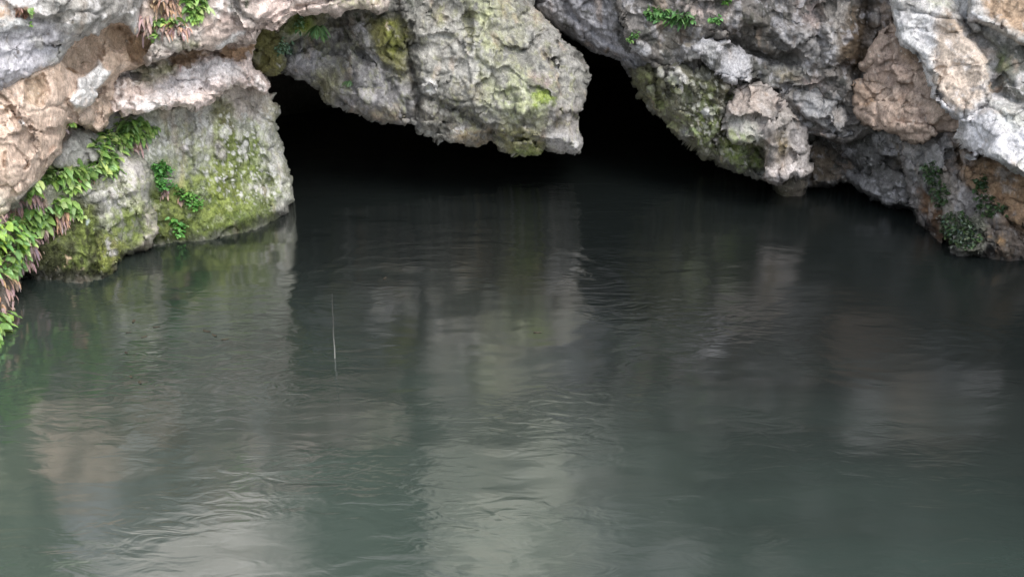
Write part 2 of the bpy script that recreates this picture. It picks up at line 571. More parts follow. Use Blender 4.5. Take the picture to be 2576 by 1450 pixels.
rock('L6', 'rock', 'pinkish grey jutting ledge at the top left with a fern clump on its face',
     [(330, -160), (983, -160), (983, 0), (977, 22), (955, 36), (902, 19), (872, 26), (857, 43), (842, 41), (812, 34), (773, 36), (749, 37), (736, 45), (705, 74),
      (701, 87), (681, 83), (664, 76), (652, 92), (642, 109), (600, 108), (579, 107), (559, 124), (535, 126), (512, 128), (490, 131), (474, 128), (453, 128), (432, 140), (413, 144),
      (396, 152), (372, 161), (368, 140), (386, 106), (360, 90), (340, 60)],
     [(340, 60, 11.0), (380, 150, 11.0), (560, 120, 11.45), (660, 80, 11.75), (760, 36, 12.0), (980, 0, 12.45), (980, -160, 12.7), (600, -160, 11.8), (340, -160, 11.4), (600, 50, 11.5), (850, 0, 12.05)],
     base=(.42, .36, .33), T=1.3, R=30, A=.16, mid=.06, knob=.02, fine=.014, strat=.018, stain=.3, pale=.5, palecol=(.62, .55, .51), seed=5, zones=[
         ([(540, -200), (1000, -200), (1000, -24), (900, -30), (540, -24)], (.05, .065, .035), .95, dict(moss=1, soft=14, warp=150)),
         ([(500, 30), (640, 20), (760, 40), (700, 90), (600, 110), (520, 120), (480, 100)], PINK, .7),
         ([(640, -10), (720, -20), (735, 20), (700, 60), (660, 45)], (.62, .50, .46), .9), ([(700, 70), (735, 30), (770, 18), (773, 36), (736, 50), (702, 90)], (.60, .48, .42), .9, dict(warp=6)),
         ([(770, 5), (860, -10), (870, 30), (842, 44), (775, 36)], (.60, .50, .46), .85), ([(860, -10), (985, -20), (980, 30), (950, 40), (900, 20)], (.50, .43, .38), .8),
         ([(820, -30), (975, -30), (960, 12), (900, 14), (830, 20)], YLICH, .55, dict(patch=.0)),
         ([(535, 126), (560, 108), (590, 84), (600, 100), (575, 120)], WHITE, .95, dict(soft=5, warp=8)), ([(585, 90), (600, 78), (625, 80), (600, 92)], WHITE, .9, dict(soft=4, warp=6)),
         (E(565, 22, 28, 14, -30), WHITE, .85, dict(patch=-.05)), ([(590, 0), (640, 48), (620, 60), (590, 40)], (.28, .275, .26), .8),
         ([(400, 40), (500, 60), (520, 110), (470, 125), (400, 140), (370, 150), (380, 100)], (.30, .285, .265), .8), (E(390, 20, 24, 30), (.40, .30, .24), .6),
         (E(470, 115, 26, 14), YLICH, .6), (E(545, 65, 26, 10, -35), (.24, .17, .13), .7, dict(patch=.0)),
         ([(500, 105), (535, 96), (560, 95), (535, 124), (500, 128)], (.47, .39, .34), .9), (E(572, 45, 18, 5), (.28, .20, .18), .6), (E(420, 12, 40, 14), BROWN, .5, dict(patch=-.1))],
     plates=[([(575, -20), (735, -60), (740, 25), (705, 60), (655, 58), (620, 40)], .10, 16), ([(575, 110), (600, 78), (660, 78), (650, 112)], .05, 10), ([(400, 60), (475, 90), (500, 140), (380, 170), (360, 130)], .06, 16),
             ([(700, 80), (735, 28), (772, 18), (772, 45), (700, 100)], .06, 8)],
     cracks=[([(651, 80), (672, 58), (712, 36), (735, 20), (762, 16), (860, -4)], 4, .07), ([(772, 10), (774, 40)], 3, .06), ([(452, 90), (462, 128)], 5, .08), ([(594, 10), (610, 40), (655, 58)], 6, .05), ([(625, 85), (635, 104)], 3, .04), ([(590, 0), (585, 50)], 3, .03)])

rock('L2', 'rock', 'smooth tan rock with scooped hollows and a white tongue on the far left',
     [(-350, 120), (0, 190), (100, 150), (150, 110), (210, 60), (330, 40), (385, 80), (392, 110), (387, 135), (375, 155), (345, 172), (322, 176), (300, 185), (285, 215), (292, 250), (288, 284), (280, 310), (261, 328), (250, 338),
      (226, 321), (200, 317), (182, 318), (170, 310), (161, 336), (155, 356), (157, 386), (139, 397), (124, 419), (111, 434), (102, 450), (94, 463), (74, 476), (60, 494), (46, 508), (30, 513), (28, 530), (9, 543), (-60, 570), (-350, 640)],
     [(0, 200, 10.05), (-350, 300, 9.2), (-350, 600, 9.0), (0, 540, 9.75), (100, 450, 10.15), (160, 330, 10.5), (280, 300, 11.2), (385, 110, 11.35), (250, 120, 10.95), (150, 240, 10.35), (60, 380, 9.95), (330, 80, 11.25)],
     base=TAN, T=.7, R=24, A=.14, big=.07, mid=.03, knob=.007, ks=10, fine=.008, plane=.13, stain=.05, pale=.45, palecol=(.60, .49, .41), seed=5, zones=[
         ([(-350, 240), (60, 230), (120, 190), (200, 170), (240, 190), (170, 300), (150, 390), (60, 500), (-350, 600)], (.54, .42, .345), .75),
         ([(160, 150), (200, 120), (250, 95), (252, 150), (220, 180), (180, 175)], (.40, .31, .23), .7), ([(255, 72), (300, 58), (332, 70), (335, 100), (310, 130), (262, 130)], (.44, .32, .225), .8),
         ([(332, 98), (350, 96), (372, 104), (380, 120), (360, 165), (330, 150), (318, 130)], (.46, .31, .19), .9), ([(60, 205), (110, 190), (118, 240), (100, 260), (65, 250)], (.36, .28, .20), .8),
         ([(165, 165), (185, 172), (200, 180), (190, 184), (165, 174)], RUST, .9, dict(soft=3, warp=8)), (E(25, 275, 16, 7), RUST, .8, dict(soft=4)), (E(5, 245, 10, 10), SOIL, .8, dict(soft=4)),
         (E(255, 135, 8, 8), BROWN, .7, dict(patch=0)), ([(-350, 380), (10, 360), (30, 480), (0, 530), (-350, 560)], (.55, .43, .345), .6),
         ([(251, 151), (256, 170), (278, 181), (266, 200), (246, 222), (246, 243), (234, 259), (220, 271), (187, 271), (174, 254), (196, 224), (196, 200), (220, 185), (240, 168)], WHITE, .97, dict(soft=4, warp=9)),
         (E(285, 145, 26, 18), (.42, .32, .25), .7), (E(300, 170, 14, 12), (.24, .19, .15), .6, dict(patch=0)),
         ([(30, 510), (60, 490), (85, 462), (98, 452), (94, 466), (66, 486), (46, 510)], (.66, .60, .58), .95, dict(soft=4, warp=7)), (E(6, 512, 26, 26), (.62, .57, .48), .9), (E(5, 540, 22, 10), (.52, .48, .30), .7),
         (E(42, 306, 34, 24, -30), (.58, .45, .37), .7), (E(51, 307, 4, 3), WHITE, .9, dict(soft=2)), (E(52, 308, 3, 3), WHITE, .9, dict(soft=2)), (E(76, 432, 14, 12, -50), RUST, .55, dict(patch=0)), (E(53, 258, 1.3, 10, 6), WHITE, .95, dict(soft=1.5, warp=2)),
         (E(50, 308, 2, 2), WHITE, .95, dict(soft=2)), ([(-420, -220), (-25, -220), (-25, 1200), (-420, 1200)], (.15, .175, .11), .9, dict(moss=1, soft=16, warp=40))],
     plates=[([(158, 150), (200, 105), (245, 85), (256, 110), (256, 150), (225, 180), (185, 178)], -.15, 34), (E(296, 96, 36, 34), -.15, 36), ([(330, 95), (372, 100), (384, 118), (366, 160), (340, 160), (322, 130)], -.12, 20), ([(62, 208), (112, 186), (122, 240), (100, 268), (64, 256)], -.12, 24), ([(-20, 255), (36, 275), (44, 320), (10, 340), (-40, 330)], -.10, 20), ([(18, 340), (70, 332), (96, 360), (80, 400), (30, 410)], -.08, 22), ([(250, 220), (284, 230), (282, 300), (240, 316), (232, 270)], -.08, 18), ([(251, 151), (258, 168), (278, 181), (268, 200), (248, 224), (246, 243), (233, 262), (215, 272), (187, 272), (170, 255), (196, 224), (196, 200), (220, 185), (240, 168)], .10, 10, 8, .03),
             ([(-60, 270), (20, 262), (40, 330), (10, 345), (-60, 350)], .06, 20), (E(45, 305, 32, 24, -25), .05, 18), ([(20, 345), (80, 330), (150, 350), (130, 400), (100, 450), (60, 500), (20, 470), (14, 400)], .07, 24)],
     cracks=[(E(208, 140, 44, 34, -30)[:10], 9, .05), ([(256, 75), (258, 100), (262, 135)], 5, .08), (E(296, 92, 30, 26)[9:18], 8, .05), ([(332, 90), (326, 110), (332, 135), (352, 158)], 4, .07),
             ([(14, 385), (10, 420)], 3, .09), ([(65, 452 - 50), (68, 412), (62, 424)], 3.5, .09), ([(0, 240), (20, 262), (42, 300), (80, 310)], 6, .05), ([(95, 206), (110, 230), (95, 262)], 8, .04), ([(170, 255), (178, 280), (195, 300)], 6, .08), ([(240, 270), (242, 300), (228, 318)], 6, .05)])

rock('L3', 'rock', 'crumbly pinkish white ledge below the tan pockets on the left bank',
     [(272, 180), (300, 160), (360, 135), (430, 105), (520, 95), (640, 70), (640, 130), (635, 150), (645, 177), (664, 192), (675, 222), (668, 240), (640, 228), (600, 218), (565, 226), (552, 248), (535, 262), (514, 268),
      (494, 279), (479, 272), (450, 274), (424, 280), (398, 276), (366, 285), (344, 294), (322, 291), (285, 286), (270, 250)],
     [(280, 190, 11.35), (290, 280, 11.2), (400, 275, 11.35), (500, 270, 11.6), (660, 220, 12.2), (635, 130, 12.3), (450, 120, 11.95), (350, 200, 11.45), (500, 200, 11.8)],
     base=(.64, .535, .495), T=1.0, R=22, A=.16, mid=.09, knob=.026, ks=11, fine=.018, plane=.18, strat=.02, stain=.12, pale=.5, palecol=(.72, .68, .67), seed=5, zones=[
         ([(430, 190), (560, 130), (600, 180), (480, 230), (380, 260), (340, 270)], (.64, .61, .62), .9), ([(330, 262), (380, 250), (400, 270), (370, 284)], WHITE, .9, dict(soft=5)),
         ([(440, 262), (410, 272), (396, 268), (420, 250)], WHITE, .9, dict(soft=5)), ([(270, 190), (330, 200), (350, 230), (300, 250), (270, 240)], (.42, .34, .30), .8), ([(350, 230), (410, 215), (430, 255), (380, 268)], (.62, .52, .47), .5),
         ([(300, 160), (360, 150), (400, 160), (372, 196), (345, 208), (310, 195)], (.23, .22, .18), .8, dict(patch=-.2)), ([(340, 165), (400, 160), (430, 170), (410, 200), (372, 210), (345, 205)], (.30, .29, .19), .85),
         ([(280, 186), (350, 184), (346, 198), (285, 200)], (.07, .065, .06), .8, dict(soft=6)), ([(410, 150), (450, 132), (500, 124), (530, 128), (500, 148), (470, 165), (430, 168), (412, 160)], (.36, .25, .17), .95, dict(soft=6)),
         (E(425, 172, 14, 14, -20), YLICH, .8), ([(545, 132), (570, 116), (648, 112), (636, 140), (600, 152), (560, 145)], (.45, .30, .19), .95, dict(soft=6)), (E(540, 130, 10, 6), SOIL, .9, dict(soft=4)), (E(455, 170, 2, 14), (.30, .14, .13), .8, dict(soft=2, warp=4)),
         ([(590, 215), (668, 200), (672, 236), (600, 222)], (.52, .43, .40), .8), (E(590, 235, 14, 10), OLIVE, .8, dict(moss=1))],
     plates=[([(440, 150), (560, 146), (640, 140), (680, 240), (560, 230), (500, 200), (440, 190)], .10, 16), (E(385, 185, 40, 18, -20), .08, 14), ([(330, 245), (420, 215), (560, 190), (570, 225), (500, 285), (330, 300)], .09, 12)],
     cracks=[([(285, 192), (345, 190), (380, 200)], 6, .08), ([(380, 238), (450, 222), (520, 205)], 6, .05), ([(545, 118), (540, 135), (560, 146)], 4, .07)])

rock('L4', 'rock', 'tall pale mossy wall dropping into the water left of the dark cave mouth',
     [(300, 270), (480, 240), (545, 205), (610, 150), (636, 150), (645, 177), (664, 192), (672, 216), (678, 237), (693, 237), (690, 252), (706, 267), (705, 288), (693, 303), (700, 318), (702, 339), (711, 360), (714, 387), (726, 402),
      (729, 432), (736, 450), (734, 482), (746, 502), (737, 509), (724, 514), (728, 538), (708, 548), (702, 570), (690, 640), (560, 690), (384, 700), (310, 700), (290, 500), (270, 350)],
     [(704, 548, 'w'), (648, 570, 'w'), (560, 598, 'w'), (440, 610, 'w'), (384, 610, 'w'), (560, 680, 12.05), (380, 690, 11.6), (700, 640, 12.6), (740, 470, 12.95), (714, 387, 12.95), (690, 270, 12.9), (640, 160, 12.75),
      (500, 250, 12.15), (320, 280, 11.75), (300, 500, 11.6), (560, 430, 12.25), (430, 430, 11.85)],
     base=(.30, .31, .255), T=1.6, R=34, A=.22, mid=.05, knob=.018, ks=15, fine=.014, plane=.12, stain=.3, pale=.3, palecol=(.58, .57, .54), seed=12, zones=[
         ([(545, 200), (650, 150), (690, 260), (680, 305), (620, 300), (560, 260)], (.50, .43, .40), .75), ([(440, 270), (545, 255), (530, 330), (470, 390), (400, 370), (360, 300)], (.40, .39, .36), .7),
         ([(380, 300), (470, 290), (500, 400), (420, 430), (350, 380)], (.60, .60, .57), .8, dict(peb=.55, ps=16)),
         ([(480, 290), (540, 270), (560, 330), (560, 400), (520, 380), (490, 350)], (.42, .41, .39), .7),
         ([(535, 255), (575, 258), (590, 320), (600, 400), (560, 470), (540, 390)], OLIVE, .85, dict(moss=1, patch=-.3)), ([(380, 400), (540, 390), (560, 470), (380, 520)], MOSS, .5, dict(moss=1, patch=-.05)),
         ([(560, 340), (640, 330), (700, 450), (700, 545), (560, 600), (520, 560), (530, 440)], MOSS, .85, dict(moss=1, patch=-.28)),
         ([(380, 480), (540, 440), (600, 520), (640, 570), (430, 615), (370, 612)], MOSS, .9, dict(moss=1, patch=-.3)), ([(380, 520), (450, 500), (470, 560), (400, 600)], DMOSS, .7, dict(moss=1, patch=-.1)),
         ([(500, 420), (600, 430), (620, 500), (560, 560), (520, 520)], (.24, .27, .05), .6, dict(moss=1, patch=-.05)), ([(660, 250), (706, 262), (704, 300), (670, 310)], (.30, .29, .20), .8),
         ([(480, 290), (720, 270), (735, 500), (600, 520), (500, 450)], (.56, .56, .54), .95, dict(peb=.42, ps=11)),
         ([(640, 275), (672, 300), (690, 350), (712, 400), (722, 470), (712, 540), (690, 530), (690, 450), (668, 400), (650, 340)], (.52, .51, .50), .8, dict(patch=-.12)),
         ([(545, 300), (640, 320), (715, 500), (700, 550), (400, 612), (380, 500), (540, 420)], (.155, .195, .05), .75, dict(moss=1, patch=.0)), ([(580, 300), (690, 330), (725, 480), (620, 500)], (.56, .56, .54), .9, dict(peb=.5, ps=14)), (E(564, 332, 12, 18), (.62, .61, .60), .95, dict(soft=4, warp=10)), (E(604, 340, 9, 18, 8), (.60, .59, .58), .95, dict(soft=4, warp=10)), (E(555, 380, 14, 22, -20), (.58, .55, .53), .95, dict(soft=5, warp=10)), (E(468, 370, 14, 11), (.60, .58, .58), .95, dict(soft=4, warp=10)),
         (E(645, 405, 14, 40, -15), MOSS, .6, dict(moss=1, patch=-.1)), (E(720, 415, 8, 30), OLIVE, .6, dict(moss=1, patch=-.1)), (E(655, 470, 30, 20), (.42, .40, .41), .7, dict(patch=-.1)), (E(716, 525, 8, 22), (.55, .54, .50), .8, dict(patch=-.2)), ([(400, 300), (690, 300), (725, 480), (400, 600)], (.22, .26, .08), .45, dict(moss=1, patch=.05))],
     plates=[([(545, 190), (660, 150), (700, 260), (690, 310), (600, 240), (560, 262)], .10, 12), (E(564, 332, 13, 20), .05, 9), (E(604, 340, 10, 19), .05, 9), (E(555, 380, 15, 24, -20), .07, 10), (E(468, 370, 14, 12), .05, 9), (E(558, 492, 7, 10), .05, 6),
             ([(636, 260), (700, 300), (740, 420), (740, 530), (690, 540), (680, 420), (650, 350)], .07, 20)],
     cracks=[([(545, 372), (548, 392), (542, 400)], 4, .07)])

rock('L5', 'rock', 'mossy boulder at the waterline in the left corner, fern leaves over its shoulder',
     [(40, 440), (110, 400), (150, 350), (165, 315), (230, 305), (300, 330), (345, 380), (372, 410), (380, 432), (380, 458), (376, 485), (378, 510), (394, 535), (396, 556), (400, 578), (390, 598), (384, 618), (372, 634), (345, 640), (316, 647), (307, 668),
      (296, 686), (280, 700), (274, 760), (200, 790), (20, 790), (-80, 760), (-80, 480)],
     [(280, 698, 'w'), (240, 700, 'w'), (160, 703, 'w'), (60, 698, 'w'), (372, 634, 11.3), (316, 648, 11.1), (400, 570, 11.4), (380, 450, 11.5), (250, 320, 11.45), (160, 330, 10.95), (60, 450, 10.45), (-80, 700, 10.4), (150, 780, 10.6), (250, 560, 10.95), (120, 560, 10.65)],
     base=(.27, .275, .22), T=1.0, R=50, A=.3, mid=.06, knob=.020, ks=13, fine=.014, plane=.18, stain=.4, pale=.2, seed=12, zones=[
         ([(150, 330), (230, 305), (300, 330), (260, 400), (200, 420), (130, 420), (120, 400)], (.33, .325, .31), .85),
         ([(290, 400), (360, 400), (385, 450), (372, 500), (330, 490), (270, 510), (280, 450)], (.52, .49, .48), .85), ([(240, 460), (330, 440), (370, 500), (330, 540), (270, 520)], (.60, .59, .57), .85, dict(peb=.55, ps=13)),
         ([(360, 520), (392, 535), (400, 580), (372, 620), (340, 640), (360, 590)], (.44, .40, .36), .8), ([(-80, 560), (100, 540), (230, 500), (290, 560), (300, 620), (280, 700), (-80, 720)], DMOSS, .95, dict(moss=1, patch=-.5)),
         ([(180, 560), (330, 520), (360, 560), (330, 640), (240, 700), (160, 660)], MOSS, .8, dict(moss=1, patch=-.05)), ([(240, 600), (320, 610), (310, 660), (280, 698), (240, 690)], (.25, .28, .07), .85, dict(moss=1, patch=-.2)),
         ([(150, 540), (210, 530), (230, 600), (180, 640), (120, 630)], (.09, .11, .03), .6, dict(moss=1, patch=-.1)), ([(300, 520), (390, 540), (350, 620), (310, 600)], MOSS, .6, dict(moss=1, patch=-.05)),
         ([(240, 500), (262, 520), (280, 560), (276, 575), (262, 570), (246, 540)], (.52, .51, .46), .85, dict(patch=-.2)), (E(315, 508, 17, 13, 20), (.60, .57, .56), .95, dict(soft=4, warp=8)), (E(262, 500, 12, 10), PALE, .9, dict(soft=4, warp=8)),
         (E(283, 634, 12, 10), WHITE, .97, dict(soft=3, warp=6)), (E(275, 615, 5, 16, -20), PALE, .9, dict(soft=3, warp=8)), (E(220, 558, 4, 9, 10), (.55, .62, .68), .9, dict(soft=2, warp=3)),
         (E(238, 440 + 45, 30, 14), (.42, .41, .38), .8), (E(170, 660, 4, 8), (.55, .40, .28), .9, dict(soft=2)), (E(142, 678, 3, 8, -20), (.55, .42, .32), .9, dict(soft=2)), (E(202, 674, 6, 5), (.55, .46, .34), .9, dict(soft=2)),
         (E(370, 625, 14, 8), (.32, .26, .16), .7), ([(20, 680), (280, 690), (280, 705), (20, 706)], (.20, .20, .17), .6, dict(soft=6, patch=-.1)), ([(140, 420), (380, 430), (390, 600), (280, 690), (150, 690)], (.20, .24, .07), .55, dict(moss=1, patch=.05))],
     plates=[([(300, 395), (372, 400), (400, 570), (380, 620), (350, 560), (340, 500), (310, 480)], .08, 20), (E(315, 508, 18, 14, 20), .05, 9), (E(283, 634, 13, 11), .04, 8), (E(278, 650, 42, 50), .12, 40), (E(238, 485, 30, 15), .06, 12), ([(140, 330), (240, 310), (280, 390), (200, 422), (120, 425)], .07, 14)],
     cracks=[([(120, 425), (200, 428), (250, 410)], 6, .08), ([(235, 600), (240, 690)], 8, .08)])

rock('L8', 'rock', 'leaf covered foot of the bank rising from the water at the left edge',
     [(-350, 470), (-20, 505), (20, 540), (60, 570), (96, 610), (98, 640), (80, 668), (58, 688), (44, 722), (38, 745), (36, 770), (28, 792), (24, 830), (14, 850), (2, 866), (-10, 1000), (-100, 1100), (-350, 1150)],
     [(-10, 880, 'w'), (-350, 1000, 8.3), (-350, 480, 8.9), (40, 720, 10.1), (96, 620, 10.35), (0, 540, 9.85), (0, 700, 9.7), (-10, 1000, 9.2)],
     base=(.24, .20, .17), T=.7, R=40, A=.3, knob=.025, seed=12, zones=[([(-350, 500), (90, 600), (60, 700), (-350, 800)], (.13, .12, .06), .7, dict(moss=1, patch=-.2)), (E(70, 640, 30, 30), (.30, .23, .20), .7), ([(-420, -220), (-25, -220), (-25, 1200), (-420, 1200)], (.15, .175, .11), .9, dict(moss=1, soft=16, warp=40))])

rock('L7', 'rock', 'dark green moss covered lobe tucked under the ledge beside the cave mouth',
     [(600, 30), (770, 0), (850, 20), (820, 60), (770, 90), (735, 105), (716, 125), (713, 172), (703, 186), (694, 190), (668, 188), (650, 184), (625, 150), (600, 120)],
     [(620, 60, 12.75), (770, 20, 13.1), (700, 180, 12.85), (650, 180, 12.75), (690, 110, 12.75), (800, 50, 13.15)],
     base=(.20, .20, .13), T=1.0, R=22, A=.18, knob=.02, seed=18, zones=[
         ([(620, 60), (700, 70), (720, 110), (712, 190), (640, 190)], OLIVE, .9, dict(moss=1, patch=-.3)), ([(720, 20), (800, 30), (780, 80), (740, 100), (720, 80)], MOSS, .9, dict(moss=1, patch=-.25)), (E(760, 70, 14, 14), (.20, .25, .04), .9, dict(moss=1)),
         (E(680, 160, 30, 24), (.17, .15, .06), .6, dict(moss=1, patch=-.1)), ([(720, 92), (760, 98), (790, 108), (760, 112)], (.33, .32, .30), .8), (E(702, 160, 2, 8), PALE, .9, dict(soft=1.5))])

# ------------------------------------------------------------------ the hanging rock
rock('C1', 'rock', 'large grey lichened rock hanging from the roof between two dark openings',
     [(716, -160), (1343, -160), (1343, 0), (1345, 19), (1363, 34), (1378, 56), (1405, 82), (1435, 105), (1457, 127), (1472, 150), (1480, 165), (1483, 195), (1474, 217), (1476, 240), (1468, 259), (1459, 270), (1459, 296), (1463, 326), (1465, 356), (1465, 386),
      (1457, 391), (1423, 385), (1393, 382), (1366, 381), (1360, 392), (1315, 392), (1288, 388), (1262, 377), (1249, 362), (1232, 357), (1226, 367), (1202, 370), (1172, 364), (1146, 358), (1131, 363), (1105, 352), (1078, 343), (1052, 334), (1041, 319), (1026, 310), (996, 308),
      (970, 307), (936, 300), (906, 291), (880, 279), (865, 270), (842, 264), (823, 259), (806, 247), (790, 222), (780, 223), (763, 204), (741, 199), (726, 184), (709, 176), (694, 150), (688, 110), (700, 0)],
     [(709, 176, 13.55), (700, 0, 13.75), (860, 270, 13.45), (1040, 315, 13.3), (1260, 375, 13.05), (1460, 388, 13.15), (1480, 190, 13.35), (1345, 10, 13.75), (1343, -160, 14.0), (900, -160, 13.8), (1000, 60, 13.55), (1250, 150, 13.2), (1380, 260, 13.0), (800, 120, 13.5)],
     base=(.20, .196, .178), T=1.6, R=46, A=.3, big=.13, mid=.075, knob=.03, ks=12, fine=.016, stain=.65, pale=.3, palecol=(.44, .43, .40), seed=21, zones=[
         ([(690, 90), (870, 60), (960, 160), (1040, 230), (1050, 330), (900, 290), (780, 230), (710, 180)], (.235, .23, .24), .8), ([(690, -200), (1060, -200), (1060, -14), (880, -10), (690, -10)], (.045, .06, .035), .95, dict(moss=1, soft=14, warp=150)),
         ([(720, 120), (800, 130), (810, 170), (760, 200), (712, 170)], (.36, .35, .37), .7), ([(800, 170), (860, 175), (850, 230), (800, 240)], (.20, .19, .12), .8), ([(790, 215), (850, 225), (840, 262), (800, 245)], (.19, .18, .09), .7, dict(moss=1, patch=-.2)),
         ([(840, 230), (900, 225), (960, 240), (940, 270), (860, 268)], (.44, .42, .43), .75, dict(patch=-.2)), ([(890, 270), (1000, 268), (1030, 310), (930, 300)], (.22, .17, .10), .7, dict(patch=-.1)),
         ([(800, 90), (880, 100), (930, 150), (900, 190), (840, 150)], (.19, .185, .175), .7),
         ([(1080, 60), (1180, 40), (1230, 120), (1210, 230), (1120, 200), (1070, 140)], (.44, .43, .40), .7), ([(870, 40), (920, 50), (960, 140), (1000, 190), (980, 190), (930, 140), (895, 100)], (.40, .39, .40), .6),
         ([(920, 40), (1000, 40), (1030, 90), (1025, 160), (1010, 195), (960, 150), (930, 110)], OLIVE, .9, dict(moss=1, patch=-.2)), ([(960, 40), (1010, 60), (1020, 120), (990, 150), (965, 100)], (.19, .21, .04), .8, dict(moss=1, patch=-.1)),
         (E(912, 65, 8, 22), (.55, .54, .58), .9, dict(soft=5)), (E(932, 130, 10, 8), PALE, .9, dict(soft=4)), (E(975, 64, 5, 9, -15), (.55, .46, .36), .9, dict(soft=3)),
         ([(1150, -40), (1290, -40), (1330, 60), (1300, 150), (1230, 160), (1170, 80)], YLICH, .32, dict(patch=-.1)), ([(1190, -20), (1235, -10), (1250, 60), (1240, 140), (1200, 130), (1185, 60)], (.42, .44, .29), .5, dict(patch=-.1)),
         ([(1175, 30), (1190, 35), (1195, 120), (1178, 110)], (.17, .16, .05), .8, dict(patch=-.1)), ([(1210, 150), (1320, 170), (1370, 210), (1380, 290), (1290, 320), (1210, 270)], LICH, .55, dict(patch=-.2)), ([(1220, 200), (1330, 180), (1360, 260), (1290, 300)], (.38, .41, .25), .45, dict(patch=-.1)),
         (E(1240, 180, 26, 10, 30), (.56, .55, .50), .8, dict(patch=-.3)), (E(1362, 205, 26, 14, 10), (.36, .28, .27), .8), (E(1368, 250, 30, 17, 8), BMOSS, .95, dict(soft=9, moss=1)), (E(1340, 278, 40, 16), (.38, .41, .22), .6), (E(1275, 255, 12, 14), BMOSS, .6, dict(patch=0, moss=1)),
         ([(1300, 0), (1345, 10), (1430, 110), (1470, 170), (1460, 240), (1400, 180), (1340, 120)], (.36, .35, .33), .7), (E(1350, 46, 12, 18), (.28, .21, .12), .7), ([(1380, 260), (1460, 250), (1463, 380), (1400, 380), (1370, 320)], (.33, .31, .30), .7), (E(1425, 360, 44, 20, 8), (.46, .45, .46), .8, dict(patch=-.25)),
         ([(1045, 240), (1130, 260), (1160, 300), (1130, 345), (1060, 320), (1036, 280)], (.11, .10, .085), .8, dict(patch=-.35)), ([(1150, 320), (1250, 320), (1240, 370), (1150, 360)], (.26, .19, .10), .7, dict(patch=-.1)), ([(1260, 310), (1370, 340), (1365, 392), (1280, 388), (1250, 340)], (.22, .21, .08), .75, dict(patch=-.15)),
         (E(1330, 385, 34, 8), (.20, .26, .06), .9, dict(moss=1)), (E(1078, 220, 21, 20, 20), (.60, .59, .585), .97, dict(soft=5, warp=8)), (E(1160, 320, 20, 7, -20), PALE, .8, dict(soft=4)), (E(1092, 350, 30, 8, 20), (.46, .45, .42), .8, dict(patch=-.2)), (E(1130, 130, 50, 40, 30), (.20, .19, .17), .7, dict(patch=-.05)), (E(1390, 130, 30, 60, -30), (.21, .20, .18), .7, dict(patch=-.05)), (E(1290, 60, 26, 50, -20), (.24, .235, .20), .6, dict(patch=-.05)), (E(1180, 230, 40, 30, 20), (.24, .22, .16), .7, dict(patch=-.05)), (E(1415, 300, 30, 30), (.22, .19, .15), .7, dict(patch=0)), (E(1110, 45, 18, 16), (.23, .19, .14), .7), (E(1000, 15, 22, 22), DGREY, .7),
         ([(1000, 0), (1340, 0), (1460, 200), (1460, 380), (1060, 330), (1040, 200)], (.46, .45, .41), .38, dict(peb=.32, ps=13)), ([(1050, 0), (1340, 0), (1470, 200), (1460, 370), (1240, 360), (1060, 300)], (.26, .27, .13), .5, dict(moss=1, patch=.15)), ([(700, 60), (900, 60), (1030, 200), (1030, 310), (760, 210)], (.20, .21, .10), .5, dict(moss=1, patch=.12))],
     plates=[([(1000, -160), (1010, 30), (1030, 120), (1038, 190), (1060, 210), (1100, 250), (1200, 290), (1245, 330), (1330, 345), (1480, 420), (1560, 300), (1500, -160)], .20, 46, 26), ([(868, -160), (872, 50), (905, 110), (945, 165), (1010, 200), (1030, 180), (1020, -160)], .16, 24), (E(1078, 220, 23, 21, 20), .09, 13),
             ([(1290, 215), (1370, 190), (1400, 240), (1380, 290), (1310, 300)], .10, 34), ([(1165, -100), (1260, -100), (1260, 150), (1240, 170), (1190, 120)], .08, 22), ([(1050, 300), (1150, 310), (1170, 380), (1050, 350)], .10, 18), ([(860, 225), (960, 230), (1040, 320), (860, 290)], .06, 20)],
     cracks=[([(1036, 170), (1046, 220), (1048, 300)], 8, .16), ([(1030, 60), (1026, 120), (1036, 180)], 5, .10), ([(910, 110), (960, 165), (1010, 190)], 6, .08), ([(1178, 30), (1182, 130)], 6, .07), ([(1160, 285), (1230, 320), (1255, 350)], 8, .10), ([(1232, 358), (1236, 330)], 4, .10), ([(1250, 240), (1300, 225)], 5, .06), ([(860, 60), (880, 110), (930, 160)], 5, .08), ([(990, 80), (965, 130), (985, 150)], 3, .05)])

# ------------------------------------------------------------------ the right bank
rock('R1', 'rock', 'smooth slanting grey band of rock above the right hand opening',
     [(1338, -160), (1341, 16), (1377, 53), (1405, 76), (1444, 103), (1476, 124), (1508, 139), (1537, 146), (1558, 153), (1572, 174), (1583, 192), (1597, 213), (1650, 240), (1760, 210), (1830, 110), (1830, -160)],
     [(1341, 10, 14.5), (1590, 200, 14.0), (1476, 124, 14.25), (1830, -160, 13.9), (1760, 200, 13.7), (1338, -160, 14.8), (1550, 0, 14.0)],
     base=(.25, .245, .255), T=1.2, R=36, A=.3, mid=.06, knob=.018, stain=.9, pale=.5, palecol=(.44, .43, .45), seed=26, zones=[([(1400, -20), (1480, 0), (1560, 110), (1600, 140), (1560, 155), (1450, 80)], (.34, .335, .36), .8, dict(patch=-.25)), ([(1560, -20), (1640, 0), (1660, 140), (1590, 130), (1550, 60)], (.12, .11, .09), .75, dict(patch=-.3)), ([(1560, 150), (1640, 170), (1660, 230), (1600, 220)], (.15, .145, .13), .7), ([(1500, -220), (2300, -220), (2300, -22), (1500, -22)], (.07, .065, .055), .9, dict(soft=14, warp=50))],
     plates=[([(1400, -60), (1560, -60), (1640, 150), (1500, 130)], .10, 30)], cracks=[([(1420, 20), (1500, 90), (1600, 140)], 8, .06)])

